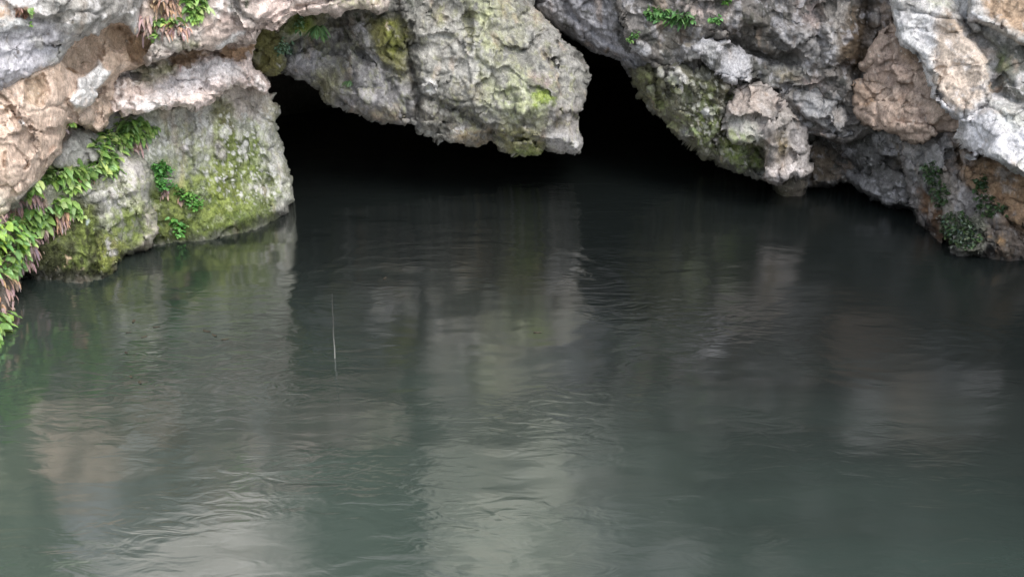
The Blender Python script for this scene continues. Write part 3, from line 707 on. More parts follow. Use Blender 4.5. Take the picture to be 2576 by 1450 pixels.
rock('R5', 'rock', 'dark streaked grey rock face high on the right with green leaves on its left shoulder',
     [(1560, -160), (1555, 40), (1570, 90), (1590, 130), (1620, 150), (1690, 190), (1740, 200), (1850, 250), (1950, 290), (2010, 325), (2070, 350), (2140, 360), (2200, 330), (2240, 200), (2270, 60), (2270, -160)],
     [(1560, 60, 13.45), (1620, 150, 13.5), (1850, 240, 13.25), (2070, 345, 13.1), (2190, 250, 12.95), (2250, -100, 13.2), (1560, -160, 13.7), (1900, -160, 13.5), (1900, 60, 13.15)],
     base=(.165, .152, .142), T=1.0, R=18, A=0.10, jag=6, big=.14, mid=.09, knob=.026, ks=11, fine=.018, stain=.9, pale=.5, palecol=(.44, .43, .45), seed=26, zones=[
         ([(1720, 10), (1850, 20), (1900, 80), (1800, 70), (1740, 50)], (.46, .38, .35), .7, dict(patch=-.1)), ([(2000, -10), (2060, 10), (2090, 60), (2050, 80), (2010, 40)], (.40, .32, .29), .7, dict(patch=-.1)), ([(1820, 40), (1950, 50), (2000, 130), (1900, 140), (1840, 100)], (.085, .08, .07), .8, dict(patch=-.2)),
         ([(1640, 40), (1760, 60), (1780, 130), (1700, 150), (1640, 110)], (.17, .155, .13), .8, dict(patch=-.3)), (E(1612, 123, 21, 17, 20), (.52, .515, .53), .97, dict(soft=5, warp=9)), ([(1690, 130), (1740, 135), (1760, 150), (1720, 160)], (.42, .41, .40), .7),
         ([(1950, 80), (2100, 60), (2130, 130), (2080, 160), (1970, 110)], (.33, .32, .32), .7, dict(patch=-.2)), ([(2060, 0), (2160, 20), (2160, 160), (2080, 150)], (.25, .23, .21), .7), ([(2140, 20), (2210, 0), (2235, 60), (2200, 190), (2140, 180), (2110, 150)], (.095, .065, .038), .9, dict(patch=-.4)), ([(2200, 20), (2228, 40), (2215, 75), (2200, 60)], (.34, .33, .33), .8), (E(2190, 95, 10, 26, 20), (.33, .30, .28), .7, dict(patch=-.2)), (E(2174, 42, 14, 6), (.30, .30, .31), .8),
         (E(1850, 40, 60, 20, 30), DMOSS, .5, dict(patch=.05, moss=1)), ([(1900, 160), (2000, 150), (2080, 230), (2020, 240), (1920, 210)], (.27, .265, .25), .8, dict(patch=-.2)), (E(1980, 190, 28, 14), (.30, .25, .15), .6), (E(2042, 210, 40, 16, 20), (.36, .27, .24), .6, dict(patch=-.1)), ([(1860, 140), (1930, 150), (1960, 220), (1900, 200)], ALGAE, .7, dict(patch=-.1)), ([(1640, 150), (1700, 160), (1720, 190), (1660, 180)], (.14, .13, .11), .7), ([(1500, -220), (2300, -220), (2300, -22), (1500, -22)], (.07, .065, .055), .9, dict(soft=14, warp=50))],
     plates=[(E(1612, 123, 22, 18, 20), .08, 12), ([(1940, 75), (2110, 55), (2130, 150), (2070, 170), (1990, 120)], .12, 30), ([(1690, 100), (1790, 120), (1790, 170), (1730, 165)], .10, 22), ([(1700, -60), (1900, -60), (1930, 60), (1800, 80), (1700, 40)], .16, 26), (E(1980, 195, 30, 18), .08, 18), ([(2050, -80), (2150, -80), (2160, 100), (2150, 170), (2080, 160)], .16, 30)],
     cracks=[([(1790, 120), (1850, 110), (1940, 150), (1990, 150)], 14, .16), ([(2170, 0), (2175, 100), (2150, 190)], 20, .26), ([(1720, 165), (1760, 160), (1800, 210)], 9, .14), ([(1640, 150), (1700, 190)], 8, .10), ([(1900, 210), (1960, 240)], 8, .1)])

rock('R4', 'rock', 'rounded pale grey boulder face wedged above the speckled mossy block on the right',
     [(1744, 116), (1768, 98), (1800, 102), (1828, 104), (1862, 116), (1880, 138), (1904, 152), (1902, 182), (1890, 214), (1862, 206), (1840, 214), (1816, 190), (1784, 178), (1770, 158)],
     [(1752, 110, 13.2), (1890, 200, 13.05), (1830, 150, 13.02), (1860, 110, 13.15)],
     base=(.38, .375, .39), T=.5, R=14, A=0.07, jag=7, mid=.04, knob=.022, ks=12, stain=.9, pale=.5, palecol=(.44, .43, .45), seed=26, zones=[(E(1830, 115, 16, 8, 20), (.12, .11, .10), .85, dict(soft=6)), (E(1835, 180, 34, 14, 20), (.46, .455, .47), .7), (E(1790, 130, 20, 24), (.31, .305, .29), .6)])

rock('R2', 'rock', 'olive mossy block speckled with white stones on the right of the opening',
     [(1575, 170), (1590, 200), (1597, 213), (1604, 243), (1615, 252), (1633, 270), (1658, 298), (1679, 313), (1700, 330), (1702, 346), (1718, 356), (1743, 373), (1775, 401), (1793, 405), (1821, 423), (1857, 441), (1885, 442), (1906, 458), (1914, 452), (1930, 460), (1950, 420), (1950, 350), (1880, 300), (1870, 200), (1800, 165), (1720, 150), (1650, 155), (1610, 160)],
     [(1597, 213, 13.9), (1700, 335, 13.65), (1906, 455, 13.25), (1930, 350, 13.2), (1860, 210, 13.2), (1650, 160, 13.6), (1750, 270, 13.25)],
     base=(.17, .165, .12), T=1.2, R=40, A=.32, big=.1, mid=.06, knob=.04, ks=14, fine=.018, stain=.5, pale=.25, seed=26, zones=[
         ([(1590, 160), (1660, 160), (1670, 260), (1620, 250), (1590, 210)], (.17, .17, .09), .8, dict(moss=1, patch=-.2)), ([(1680, 180), (1840, 200), (1840, 300), (1800, 380), (1720, 320), (1690, 250)], (.055, .055, .03), .75, dict(moss=1, patch=-.15)), ([(1720, 240), (1820, 280), (1900, 400), (1860, 430), (1740, 330)], MOSS, .7, dict(moss=1, patch=0)),
         ([(1800, 350), (1920, 360), (1930, 440), (1860, 430)], (.12, .17, .04), .8, dict(moss=1, patch=-.1)), ([(1660, 180), (1850, 190), (1850, 350), (1900, 430), (1780, 390), (1690, 290)], (.50, .49, .42), .95, dict(peb=.50, ps=15)),
         (E(1706, 200, 25, 24, 10), (.47, .455, .43), .97, dict(soft=6, warp=12)), (E(1662, 178, 14, 18), (.34, .33, .28), .8, dict(soft=6)), (E(1783, 285, 19, 13), (.52, .52, .50), .97, dict(soft=4, warp=9)), (E(1800, 355, 14, 9, 40), (.50, .46, .44), .97, dict(soft=4, warp=8)), (E(1638, 223, 9, 9), (.40, .39, .36), .9, dict(soft=4)), (E(1725, 235, 16, 14), (.42, .42, .36), .8, dict(patch=-.2)),
         ([(1640, 230), (1700, 240), (1760, 360), (1700, 340), (1650, 290)], (.22, .21, .14), .7, dict(patch=-.2)), (E(1722, 340, 10, 7), (.40, .39, .40), .8), ([(1790, 395), (1930, 430), (1930, 465), (1850, 445)], (.13, .125, .12), .8, dict(patch=-.2)), (E(1745, 335, 8, 8), (.34, .42, .20), .8, dict(soft=4)), (E(1860, 385, 50, 16, 35), (.20, .28, .07), .5, dict(moss=1, patch=.0)), ([(1590, 180), (1830, 220), (1920, 440), (1780, 400), (1640, 280)], (.25, .29, .10), .55, dict(moss=1, patch=.08))],
     plates=[(E(1706, 205, 30, 34, 10), .10, 18), (E(1662, 178, 15, 19), .07, 12), (E(1783, 285, 20, 14), .05, 9), (E(1800, 355, 15, 10, 40), .05, 9), ([(1650, 200), (1690, 200), (1740, 290), (1700, 330)], .06, 20)],
     cracks=[([(1646, 170), (1650, 230), (1668, 280)], 7, .14), ([(1675, 180), (1682, 240)], 6, .10), ([(1840, 200), (1830, 280), (1815, 330)], 7, .12), ([(1845, 360), (1900, 375), (1925, 410)], 5, .06)])

rock('R3', 'rock', 'pinkish grey hanging lobe with a ragged pale lower tip over the water on the right',
     [(1852, 218), (1835, 245), (1824, 270), (1817, 295), (1814, 320), (1826, 340), (1842, 354), (1880, 362), (1912, 368), (1926, 372), (1930, 395), (1928, 419), (1919, 440), (1914, 448), (1922, 456), (1931, 462), (1945, 463), (1956, 467), (1972, 462), (1985, 460), (1996, 450), (2009, 444), (2026, 440), (2041, 433),
      (2038, 407), (2037, 390), (2041, 373), (2036, 355), (2033, 342), (2027, 317), (2006, 290), (1975, 252), (1945, 225), (1920, 208), (1885, 202)],
     [(1852, 218, 13.05), (1814, 320, 12.95), (1926, 380, 12.8), (1956, 465, 12.85), (2040, 430, 13.0), (2030, 330, 13.05), (1900, 205, 13.05), (1930, 310, 12.65)],
     base=(.36, .325, .305), T=.8, R=20, A=0.13, jag=6, mid=.05, knob=.036, ks=12, fine=.02, stain=.5, pale=.5, palecol=(.47, .44, .43), seed=26, zones=[
         ([(1850, 215), (1920, 215), (1930, 270), (1880, 300), (1830, 280)], (.36, .295, .255), .7), ([(1815, 290), (1900, 300), (1920, 360), (1850, 355)], (.40, .41, .36), .7, dict(patch=-.2)), (E(1850, 342, 30, 9, 15), BMOSS, .6, dict(moss=1, patch=-.1)), ([(1880, 360), (1920, 365), (1915, 400), (1880, 380)], (.20, .22, .09), .7, dict(moss=1)),
         (E(1968, 366, 14, 34, 5), (.21, .16, .07), .8, dict(patch=-.2)), ([(1920, 250), (2000, 280), (2030, 360), (1990, 340), (1940, 300)], (.31, .29, .27), .7), ([(1920, 430), (1990, 410), (2035, 430), (1960, 468)], (.50, .46, .45), .85), ([(1990, 300), (2030, 330), (2040, 420), (2010, 420), (1995, 360)], (.36, .34, .34), .7), (E(1950, 260, 14, 10), (.42, .33, .28), .6)],
     plates=[([(1925, 380), (1950, 360), (2045, 380), (2045, 440), (1960, 472), (1912, 450)], .06, 16), ([(1830, 260), (1900, 260), (1915, 330), (1880, 356), (1820, 340)], .05, 30)], cracks=[([(1934, 370), (1932, 410), (1916, 440)], 4, .07), ([(1970, 330), (1968, 400)], 5, .05), ([(1890, 290), (1880, 320), (1900, 340)], 5, .04)])

rock('R10', 'rock', 'small rounded stump of rock standing in the water under the hanging lobe',
     [(1940, 440), (2030, 430), (2034, 465), (2030, 480), (2032, 494), (2030, 530), (1965, 530), (1960, 492), (1952, 478)],
     [(1962, 492, 'w'), (2031, 492, 'w'), (1995, 440, 13.65), (1995, 530, 13.55)],
     base=(.25, .225, .19), T=.4, R=22, A=.22, knob=.02, big=.02, mid=.02, seed=26, zones=[(E(1970, 485, 14, 12), OLIVE, .6, dict(moss=1))])

rock('R9', 'rock', 'shaded grey rock leaning back over the water between the lobe and the right corner',
     [(1920, 230), (2000, 260), (2060, 320), (2130, 320), (2250, 310), (2340, 330), (2350, 450), (2350, 560), (2330, 575), (2304, 545), (2288, 524), (2263, 521), (2235, 525), (2201, 508), (2170, 491), (2139, 470), (2111, 457), (2083, 469), (2052, 473), (2033, 474), (1990, 460), (1940, 420)],
     [(2033, 472, 13.75), (1950, 300, 13.75), (2060, 330, 13.7), (2111, 457, 13.6), (2201, 507, 13.1), (2290, 522, 12.85), (2330, 350, 12.85), (2200, 330, 13.2), (2200, 420, 13.1), (2100, 390, 13.6)],
     base=(.155, .15, .145), T=1.0, R=20, A=0.16, jag=5, big=.12, mid=.08, knob=.03, fine=.018, stain=.9, pale=.5, palecol=(.44, .43, .45), seed=26, zones=[
         ([(2030, 360), (2110, 370), (2120, 450), (2040, 470)], (.20, .15, .10), .7), ([(2180, 330), (2250, 330), (2290, 380), (2260, 420), (2200, 380)], (.32, .315, .32), .7, dict(patch=-.2)), ([(2050, 330), (2170, 350), (2200, 440), (2120, 420)], (.10, .098, .095), .8, dict(patch=-.25)), ([(2100, 430), (2200, 450), (2280, 500), (2240, 520), (2150, 480)], (.23, .225, .23), .6, dict(patch=-.2)), ([(2240, 360), (2310, 370), (2300, 430), (2260, 420)], (.15, .11, .06), .75), (E(2220, 400, 26, 12, 30), ALGAE, .7, dict(patch=-.1))],
     plates=[([(2170, 310), (2290, 320), (2290, 400), (2210, 390)], .14, 30), ([(2130, 440), (2240, 460), (2290, 520), (2200, 520)], .08, 24)], cracks=[([(2050, 330), (2090, 380), (2160, 430)], 10, .12), ([(2230, 400), (2280, 440)], 8, .12)])

rock('R6b', 'rock', 'grey boulder face with pale chipped front below the dark streaked wall on the right',
     [(1990, 235), (2010, 212), (2050, 200), (2095, 205), (2118, 232), (2130, 275), (2142, 310), (2150, 340), (2128, 352), (2090, 330), (2050, 308), (2018, 290), (2000, 268)],
     [(1990, 240, 13.1), (2140, 340, 12.95), (2070, 270, 12.93), (2100, 205, 13.05)],
     base=(.25, .245, .245), T=.6, R=16, A=0.08, jag=7, mid=.06, knob=.03, stain=.9, pale=.5, palecol=(.44, .43, .45), seed=26, zones=[(E(2085, 220, 22, 12), (.40, .33, .28), .7), (E(2110, 290, 14, 22), (.38, .34, .31), .7), (E(2050, 270, 24, 22), (.36, .36, .37), .7), (E(2110, 335, 30, 10, 30), ALGAE, .6, dict(patch=-.1))])

rock('R6', 'rock', 'tan brown crumbling rock beneath the white slab on the right',
     [(2158, 170), (2176, 140), (2196, 100), (2214, 70), (2240, 50), (2280, 60), (2330, 110), (2370, 200), (2400, 260), (2440, 290), (2440, 330), (2400, 336), (2367, 332), (2343, 340), (2326, 352), (2295, 358), (2270, 350), (2247, 330), (2222, 326), (2199, 330), (2178, 308), (2164, 290), (2146, 278), (2140, 262), (2146, 236), (2140, 206), (2170, 190)],
     [(2145, 230, 12.95), (2190, 110, 12.85), (2250, 60, 12.72), (2300, 350, 12.3), (2420, 310, 12.0), (2330, 150, 12.5), (2250, 220, 12.5)],
     base=(.43, .335, .275), T=.8, R=12, A=0.07, jag=7, big=.08, mid=.05, knob=.03, ks=11, fine=.016, stain=.2, pale=.35, palecol=(.44, .35, .29), seed=26, zones=[
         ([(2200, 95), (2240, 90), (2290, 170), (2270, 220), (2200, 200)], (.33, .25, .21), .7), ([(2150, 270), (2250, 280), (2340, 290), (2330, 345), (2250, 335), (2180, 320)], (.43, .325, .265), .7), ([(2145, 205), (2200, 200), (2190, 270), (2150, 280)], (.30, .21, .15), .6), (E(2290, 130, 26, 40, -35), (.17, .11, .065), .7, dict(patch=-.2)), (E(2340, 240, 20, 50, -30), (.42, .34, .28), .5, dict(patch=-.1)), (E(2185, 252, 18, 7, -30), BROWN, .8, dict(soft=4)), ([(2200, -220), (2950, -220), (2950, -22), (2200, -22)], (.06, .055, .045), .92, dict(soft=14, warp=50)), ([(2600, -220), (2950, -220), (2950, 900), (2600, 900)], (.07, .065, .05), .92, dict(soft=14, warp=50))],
     plates=[([(2170, 250), (2240, 235), (2300, 260), (2340, 330), (2200, 330), (2150, 290)], .06, 14)], cracks=[([(2168, 260), (2200, 240), (2230, 232)], 5, .09), ([(2228, 270), (2250, 258)], 4, .05), ([(2150, 200), (2200, 160)], 6, .05)])

rock('R8', 'rock', 'brown and grey rock foot with dark green plants at the lower right waterline',
     [(2262, 350), (2300, 345), (2340, 325), (2380, 310), (2420, 290), (2470, 340), (2576, 380), (2750, 420), (2900, 440), (2900, 780), (2560, 730), (2400, 720), (2384, 660), (2394, 645), (2378, 626), (2353, 619), (2332, 592), (2318, 578), (2307, 566), (2304, 538), (2298, 520), (2290, 500), (2272, 450)],
     [(2409, 645, 'w'), (2456, 640, 'w'), (2558, 650, 'w'), (2400, 720, 11.3), (2560, 720, 11.2), (2304, 540, 12.5), (2270, 400, 12.6), (2420, 320, 12.25), (2576, 420, 11.75), (2900, 450, 11.2), (2900, 700, 10.6), (2400, 480, 11.9), (2340, 600, 12.15), (2500, 560, 11.35)],
     base=(.22, .205, .20), T=1.0, R=20, A=0.14, jag=5, big=.1, mid=.07, knob=.032, ks=12, fine=.016, stain=.5, pale=.5, palecol=(.47, .44, .43), seed=26, zones=[
         ([(2400, 340), (2470, 390), (2640, 440), (2900, 460), (2900, 640), (2576, 600), (2540, 560), (2500, 520), (2430, 460), (2400, 420)], (.34, .225, .14), .9), ([(2480, 470), (2640, 470), (2640, 600), (2540, 560)], (.39, .255, .155), .7), ([(2275, 370), (2400, 360), (2420, 470), (2380, 560), (2330, 520), (2290, 460)], (.285, .28, .275), .7), (E(2395, 490, 16, 40, -15), (.34, .33, .345), .7, dict(patch=-.2)),
         ([(2305, 470), (2350, 490), (2375, 560), (2378, 630), (2340, 600), (2320, 540)], (.19, .105, .055), .9, dict(soft=10, patch=-.35)), ([(2300, 520), (2322, 540), (2345, 600), (2330, 600), (2306, 566)], (.30, .265, .25), .7, dict(patch=-.2)), ([(2370, 540), (2480, 530), (2500, 600), (2470, 645), (2390, 645)], (.13, .14, .10), .8, dict(patch=-.2, moss=1)), ([(2340, 440), (2400, 450), (2390, 540), (2350, 510)], (.15, .17, .12), .6, dict(moss=1, patch=-.1)),
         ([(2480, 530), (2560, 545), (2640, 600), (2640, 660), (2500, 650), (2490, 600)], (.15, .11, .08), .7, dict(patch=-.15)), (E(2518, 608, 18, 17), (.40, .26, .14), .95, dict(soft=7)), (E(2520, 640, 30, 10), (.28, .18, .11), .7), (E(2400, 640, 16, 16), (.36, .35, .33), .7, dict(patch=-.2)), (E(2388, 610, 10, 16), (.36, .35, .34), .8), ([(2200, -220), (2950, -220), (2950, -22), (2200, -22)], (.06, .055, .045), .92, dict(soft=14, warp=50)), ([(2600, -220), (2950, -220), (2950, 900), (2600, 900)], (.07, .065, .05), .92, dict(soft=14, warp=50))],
     plates=[([(2405, 330), (2480, 380), (2900, 440), (2900, 640), (2560, 560), (2500, 520), (2420, 450)], .10, 20), ([(2372, 540), (2480, 530), (2510, 640), (2390, 650)], .10, 22), (E(2518, 610, 22, 26), .10, 20), ([(2280, 350), (2400, 350), (2410, 470), (2300, 440)], .06, 26)],
     cracks=[([(2340, 470), (2372, 540), (2384, 620)], 9, .10), ([(2540, 550), (2576, 600), (2620, 640)], 10, .12), ([(2480, 545), (2500, 600), (2490, 640)], 7, .08), ([(2300, 430), (2310, 480)], 6, .06)])

rock('R7', 'rock', 'whitish slab of rock thrusting in from the upper right corner',
     [(2232, -160), (2236, 3), (2252, 21), (2253, 60), (2252, 80), (2257, 99), (2266, 117), (2292, 129), (2313, 153), (2325, 186), (2336, 220), (2352, 252), (2367, 270), (2385, 282), (2403, 297), (2422, 312), (2414, 330), (2406, 348), (2422, 373), (2443, 392), (2462, 391), (2484, 396), (2500, 400), (2518, 407), (2540, 420), (2558, 432), (2700, 470), (2900, 500), (2900, -160)],
     [(2240, 0, 12.75), (2255, 110, 12.5), (2350, 250, 11.95), (2410, 340, 11.6), (2560, 430, 10.95), (2900, 490, 10.2), (2900, -160, 11.9), (2400, -160, 12.9), (2576, 0, 12.3), (2400, 150, 12.1), (2500, 330, 11.3)],
     base=(.58, .565, .56), T=.9, R=16, A=0.10, jag=6, big=.08, mid=.06, knob=.026, ks=9, fine=.014, stain=.12, pale=.5, palecol=(.62, .60, .61), seed=26, zones=[
         ([(2250, 20), (2330, 30), (2370, 90), (2330, 180), (2290, 120), (2256, 100)], (.60, .595, .60), .8), ([(2360, 60), (2430, 80), (2490, 140), (2480, 240), (2400, 290), (2350, 220), (2350, 120)], (.62, .50, .40), .8), (E(2395, 60, 34, 22, 40), (.40, .28, .18), .7, dict(patch=-.2)),
         ([(2340, 240), (2380, 260), (2440, 320), (2400, 300)], (.66, .66, .70), .9, dict(soft=6)), ([(2420, 290), (2500, 270), (2640, 340), (2700, 470), (2540, 420), (2440, 390), (2410, 350)], (.68, .67, .70), .85), ([(2406, 340), (2440, 360), (2450, 392), (2424, 378)], (.72, .70, .72), .9, dict(soft=6)), ([(2490, 380), (2560, 410), (2640, 450), (2560, 436)], (.38, .385, .33), .7, dict(patch=-.2)), ([(2490, 250), (2576, 280), (2640, 330), (2520, 320)], (.48, .49, .45), .7),
         ([(2420, 58), (2470, 70), (2540, 100), (2590, 120), (2640, 250), (2560, 260), (2500, 235), (2492, 200), (2502, 150), (2470, 105)], (.075, .078, .06), .85, dict(patch=-.45)), (E(2520, 155, 20, 26), (.10, .13, .05), .8, dict(moss=1, patch=-.1)), (E(2560, 205, 22, 26), (.30, .30, .27), .7, dict(patch=-.1)), (E(2495, 220, 7, 14), (.42, .31, .22), .8, dict(soft=4)),
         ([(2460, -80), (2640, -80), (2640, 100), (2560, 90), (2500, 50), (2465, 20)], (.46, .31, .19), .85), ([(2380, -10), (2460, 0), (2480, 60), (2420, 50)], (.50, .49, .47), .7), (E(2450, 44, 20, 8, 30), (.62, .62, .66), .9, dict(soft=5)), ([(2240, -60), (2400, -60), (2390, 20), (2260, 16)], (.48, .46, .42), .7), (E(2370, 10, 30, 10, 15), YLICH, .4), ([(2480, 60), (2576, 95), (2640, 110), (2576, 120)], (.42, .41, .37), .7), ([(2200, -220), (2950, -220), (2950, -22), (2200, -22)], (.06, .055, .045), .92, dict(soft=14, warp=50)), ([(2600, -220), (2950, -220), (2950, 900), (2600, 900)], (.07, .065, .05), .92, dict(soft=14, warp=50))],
     plates=[([(2430, -160), (2440, 20), (2440, 50), (2500, 72), (2560, 105), (2700, 140), (2900, 150), (2900, -160)], .30, 16, 8), ([(2240, -160), (2250, 40), (2270, 110), (2330, 150), (2360, 240), (2430, 310), (2490, 240), (2490, 150), (2430, 80), (2380, -20), (2380, -160)], .16, 26), ([(2410, 350), (2430, 300), (2500, 262), (2580, 262), (2700, 320), (2900, 360), (2900, 520), (2560, 440), (2440, 400)], .18, 22)],
     cracks=[([(2254, 24), (2300, 30), (2350, 40), (2410, 50)], 4, .06), ([(2425, 60), (2500, 150), (2500, 220), (2560, 260)], 16, .16), ([(2430, 255), (2426, 300)], 4, .06), ([(2356, 120), (2348, 200), (2364, 250)], 4, .03)])

# ------------------------------------------------------------------ plants
SURF_VA = np.concatenate(SURF_V)
SURF_QA = np.concatenate(SURF_Q)
BVH = BVHTree.FromPolygons([tuple(v) for v in SURF_VA], [tuple(int(i) for i in f) for f in SURF_QA])


def hit(u, v):
    d = rays(np.float64(u), np.float64(v))
    p, n, i, t = BVH.ray_cast(Vector(CAM), Vector(d).normalized(), 60)
    if p is None:
        return None, None
    if n.dot(Vector(d)) > 0:
        n = -n
    return p, n


class Leaves:
    def __init__(s):
        s.V, s.Q, s.C = [], [], []

    def blade(s, p, d, length, width, droop, col, seg=6, fold=.25, tip=.5, wave=0.0, twist=0.0):
        """one leaf: arching midrib, folded blade that swells and tapers"""
        d = d.normalized()
        side = d.cross(Vector((0, 0, 1)))
        if side.length < .05:
            side = Vector((1, 0, 0))
        side.normalize()
        side = (side + Vector((0, 0, 1)) * twist).normalized()
        pos = Vector(p)
        b0 = len(s.V)
        for k in range(seg + 1):
            t = k / seg
            w = width * .5 * (math.sin(math.pi * min(1, (t * .92 + .06)) ** tip) ** .8) if k < seg else 0.001
            w = max(w, .0015)
            up = side.cross(d).normalized()
            e = up * (w * fold + wave * w * math.sin(k * 2.3 + b0))
            s.V += [tuple(pos - side * w + e), tuple(pos), tuple(pos + side * w + up * (w * fold - wave * w * math.sin(k * 1.9 + b0)))]
            mid = tuple(min(1, c * 1.3 + .02) for c in col)
            sh = 1 + .12 * math.sin(t * 3)
            s.C += [tuple(c * sh for c in col), mid, tuple(c * sh for c in col)]
            d = (d + Vector((0, 0, -1)) * (droop / seg)).normalized()
            pos = pos + d * (length / seg)
        for k in range(seg):
            a = b0 + k * 3
            s.Q += [(a, a + 1, a + 4, a + 3), (a + 1, a + 2, a + 5, a + 4)]

    def build(s, name, mat, parent):
        o = mesh_np(name, np.array(s.V), np.array(s.Q), mat, np.array(s.C), parent=parent)
        return o


def pick(poly, n, r):
    poly = np.array(poly, float)
    out = []
    lo, hi = poly.min(0), poly.max(0)
    while len(out) < n:
        c = lo + r.random((n * 4, 2)) * (hi - lo)
        sd, _ = polysd(c, poly)
        out += [tuple(x) for x in c[sd > 0]]
    return out[:n]


G1, G2, G3 = (.20, .34, .085), (.33, .45, .17), (.10, .19, .055)
BL, BD, BO = (.34, .24, .215), (.22, .15, .135), (.38, .235, .15)


def jitter(c, r, a=.25):
    k = 1 + (r.random() - .5) * 2 * a
    return (c[0] * k * (1 + (r.random() - .5) * .3), c[1] * k, c[2] * k * (1 + (r.random() - .5) * .4))


def plant(name, label, cat, green, dead=(), group=None, seed=1, dead_name='withered_leaves', leaf_name='leaves'):
    """green / dead: list of (polygon, count, length, width, droop, palette, opts)"""
    r = np.random.default_rng(seed)
    first = green[0][0] if green else dead[0][0]
    c = np.array(first).mean(0)
    p, n = hit(*c)
    root = bpy.data.objects.new(name, None)
    COL.objects.link(root)
    root.empty_display_size = .1
    root.location = p
    tag(root, label, cat, group)
    for specs, nm, mat in ((green, leaf_name, LEAF), (dead, dead_name, DEAD)):
        if not specs:
            continue
        L = Leaves()
        for sp in specs:
            poly, cnt, ln, wd, dr, pal = sp[:6]
            o = sp[6] if len(sp) > 6 else {}
            for (u, v) in pick(poly, int(cnt * (1.9 if mat is LEAF else .8)), r):
                p, n = hit(u, v)
                if p is None:
                    continue
                lat = Vector((1, 0, 0)) * r.normal(0, o.get('spread', 1.1))
                d = n * o.get('out', .8) + lat + Vector((0, 0, o.get('up', .1) + r.normal(0, .55))) + Vector((0, -.5, 0))
                k = (.35 + .6 * r.random()) * (1 if ln < .1 else 1.0)
                L.blade(p - n * .01 + n * r.random() * o.get('lift', .03), d, ln * k, wd * (.65 + .65 * r.random()), dr * (.35 + .75 * r.random()), jitter(pal[int(r.integers(len(pal)))], r),
                        tip=o.get('tip', .85), wave=o.get('wave', .12), fold=o.get('fold', .25), twist=r.normal(0, .6))
        L.build(nm, mat, root)
    return root


def fan(name, label, cat, spots, n, ln, wd, pal, seed=1, spread=1.3, group=None):
    """a fern whose long narrow leaflets hang from one point like fingers"""
    r = np.random.default_rng(seed)
    p, _ = hit(*spots[0][:2])
    root = bpy.data.objects.new(name, None)
    COL.objects.link(root)
    root.empty_display_size = .1
    root.location = p
    tag(root, label, cat, group)
    L = Leaves()
    for sp in spots:
        p, nn = hit(sp[0], sp[1])
        for k in range(n):
            a = (k / max(1, n - 1) - .5) * spread + r.normal(0, .08)
            d = Vector((math.sin(a), -.55, -math.cos(a) * .55 + .1))
            L.blade(p + nn * .03, d, ln * (.8 + .4 * r.random()), wd, .5, jitter(pal[int(r.integers(len(pal)))], r, .15), tip=.9, fold=.15, wave=.03)
    L.build('fronds', LEAF, root)
    return root


GRN = [G1, G1, G2, G3]
plant('fern', 'lush strap leaved fern with a skirt of withered pinkish leaves on the pale mossy wall', 'fern',
      [([(232, 370), (250, 330), (290, 300), (345, 295), (390, 318), (380, 340), (330, 352), (300, 380), (250, 400)], 150, .17, .048, 1.3, GRN)],
      [([(300, 365), (345, 352), (366, 356), (360, 370), (310, 378)], 40, .17, .022, 3.0, [BL, BL, BD], dict(up=-.3, spread=.7))], seed=2)
plant('fern', 'fern of long arching leaves hanging over the shoulder of the corner boulder', 'fern',
      [([(240, 395), (290, 390), (295, 430), (260, 440), (225, 430)], 44, .19, .055, 1.5, GRN), ([(115, 425), (170, 415), (215, 420), (240, 440), (200, 450), (120, 448)], 60, .20, .055, 1.5, GRN), ([(165, 450), (205, 440), (210, 470), (170, 480)], 16, .16, .05, 1.5, [G1, G2])],
      [([(185, 440), (235, 440), (240, 460), (190, 460)], 14, .14, .025, 2.5, [BL, BO], dict(up=-.3, spread=.4))], seed=3)
plant('fern', 'broad leaved fern with a rusty orange bundle of dead leaves on the corner boulder', 'fern',
      [([(130, 505), (165, 495), (190, 505), (185, 530), (140, 528)], 26, .17, .065, 1.6, GRN), ([(185, 525), (205, 530), (205, 545), (185, 540)], 8, .10, .04, 1.2, [G1, G2])],
      [([(132, 530), (180, 525), (185, 545), (138, 550)], 34, .20, .026, 3.0, [BO, BO, BL], dict(up=-.4, spread=.6)), ([(135, 560), (165, 560), (165, 575), (138, 580)], 14, .16, .022, 3.0, [BL, BD], dict(up=-.4, spread=.5))], seed=4)
plant('fern', 'fern band under the tan rock with purplish dead leaves above pale wide blades', 'fern',
      [([(95, 455), (125, 440), (130, 460), (85, 490), (70, 500), (68, 485)], 26, .13, .05, 1.5, GRN), ([(50, 525), (90, 515), (125, 520), (125, 560), (80, 575), (40, 560)], 40, .17, .06, 1.7, [G1, G2, (.17, .30, .09)]), ([(20, 545), (50, 530), (55, 560), (25, 575)], 14, .15, .05, 1.6, GRN)],
      [([(60, 500), (110, 480), (128, 495), (115, 515), (60, 522)], 46, .13, .024, 2.6, [BD, BL, (.25, .18, .17)], dict(up=-.3, spread=.4)), ([(22, 520), (55, 500), (60, 530), (26, 545)], 26, .12, .022, 2.6, [BL, BD], dict(up=-.3, spread=.4)), ([(75, 570), (115, 560), (120, 590), (80, 600)], 24, .18, .024, 3.0, [BD, BL, (.28, .20, .20)], dict(up=-.4, spread=.7))], seed=5)
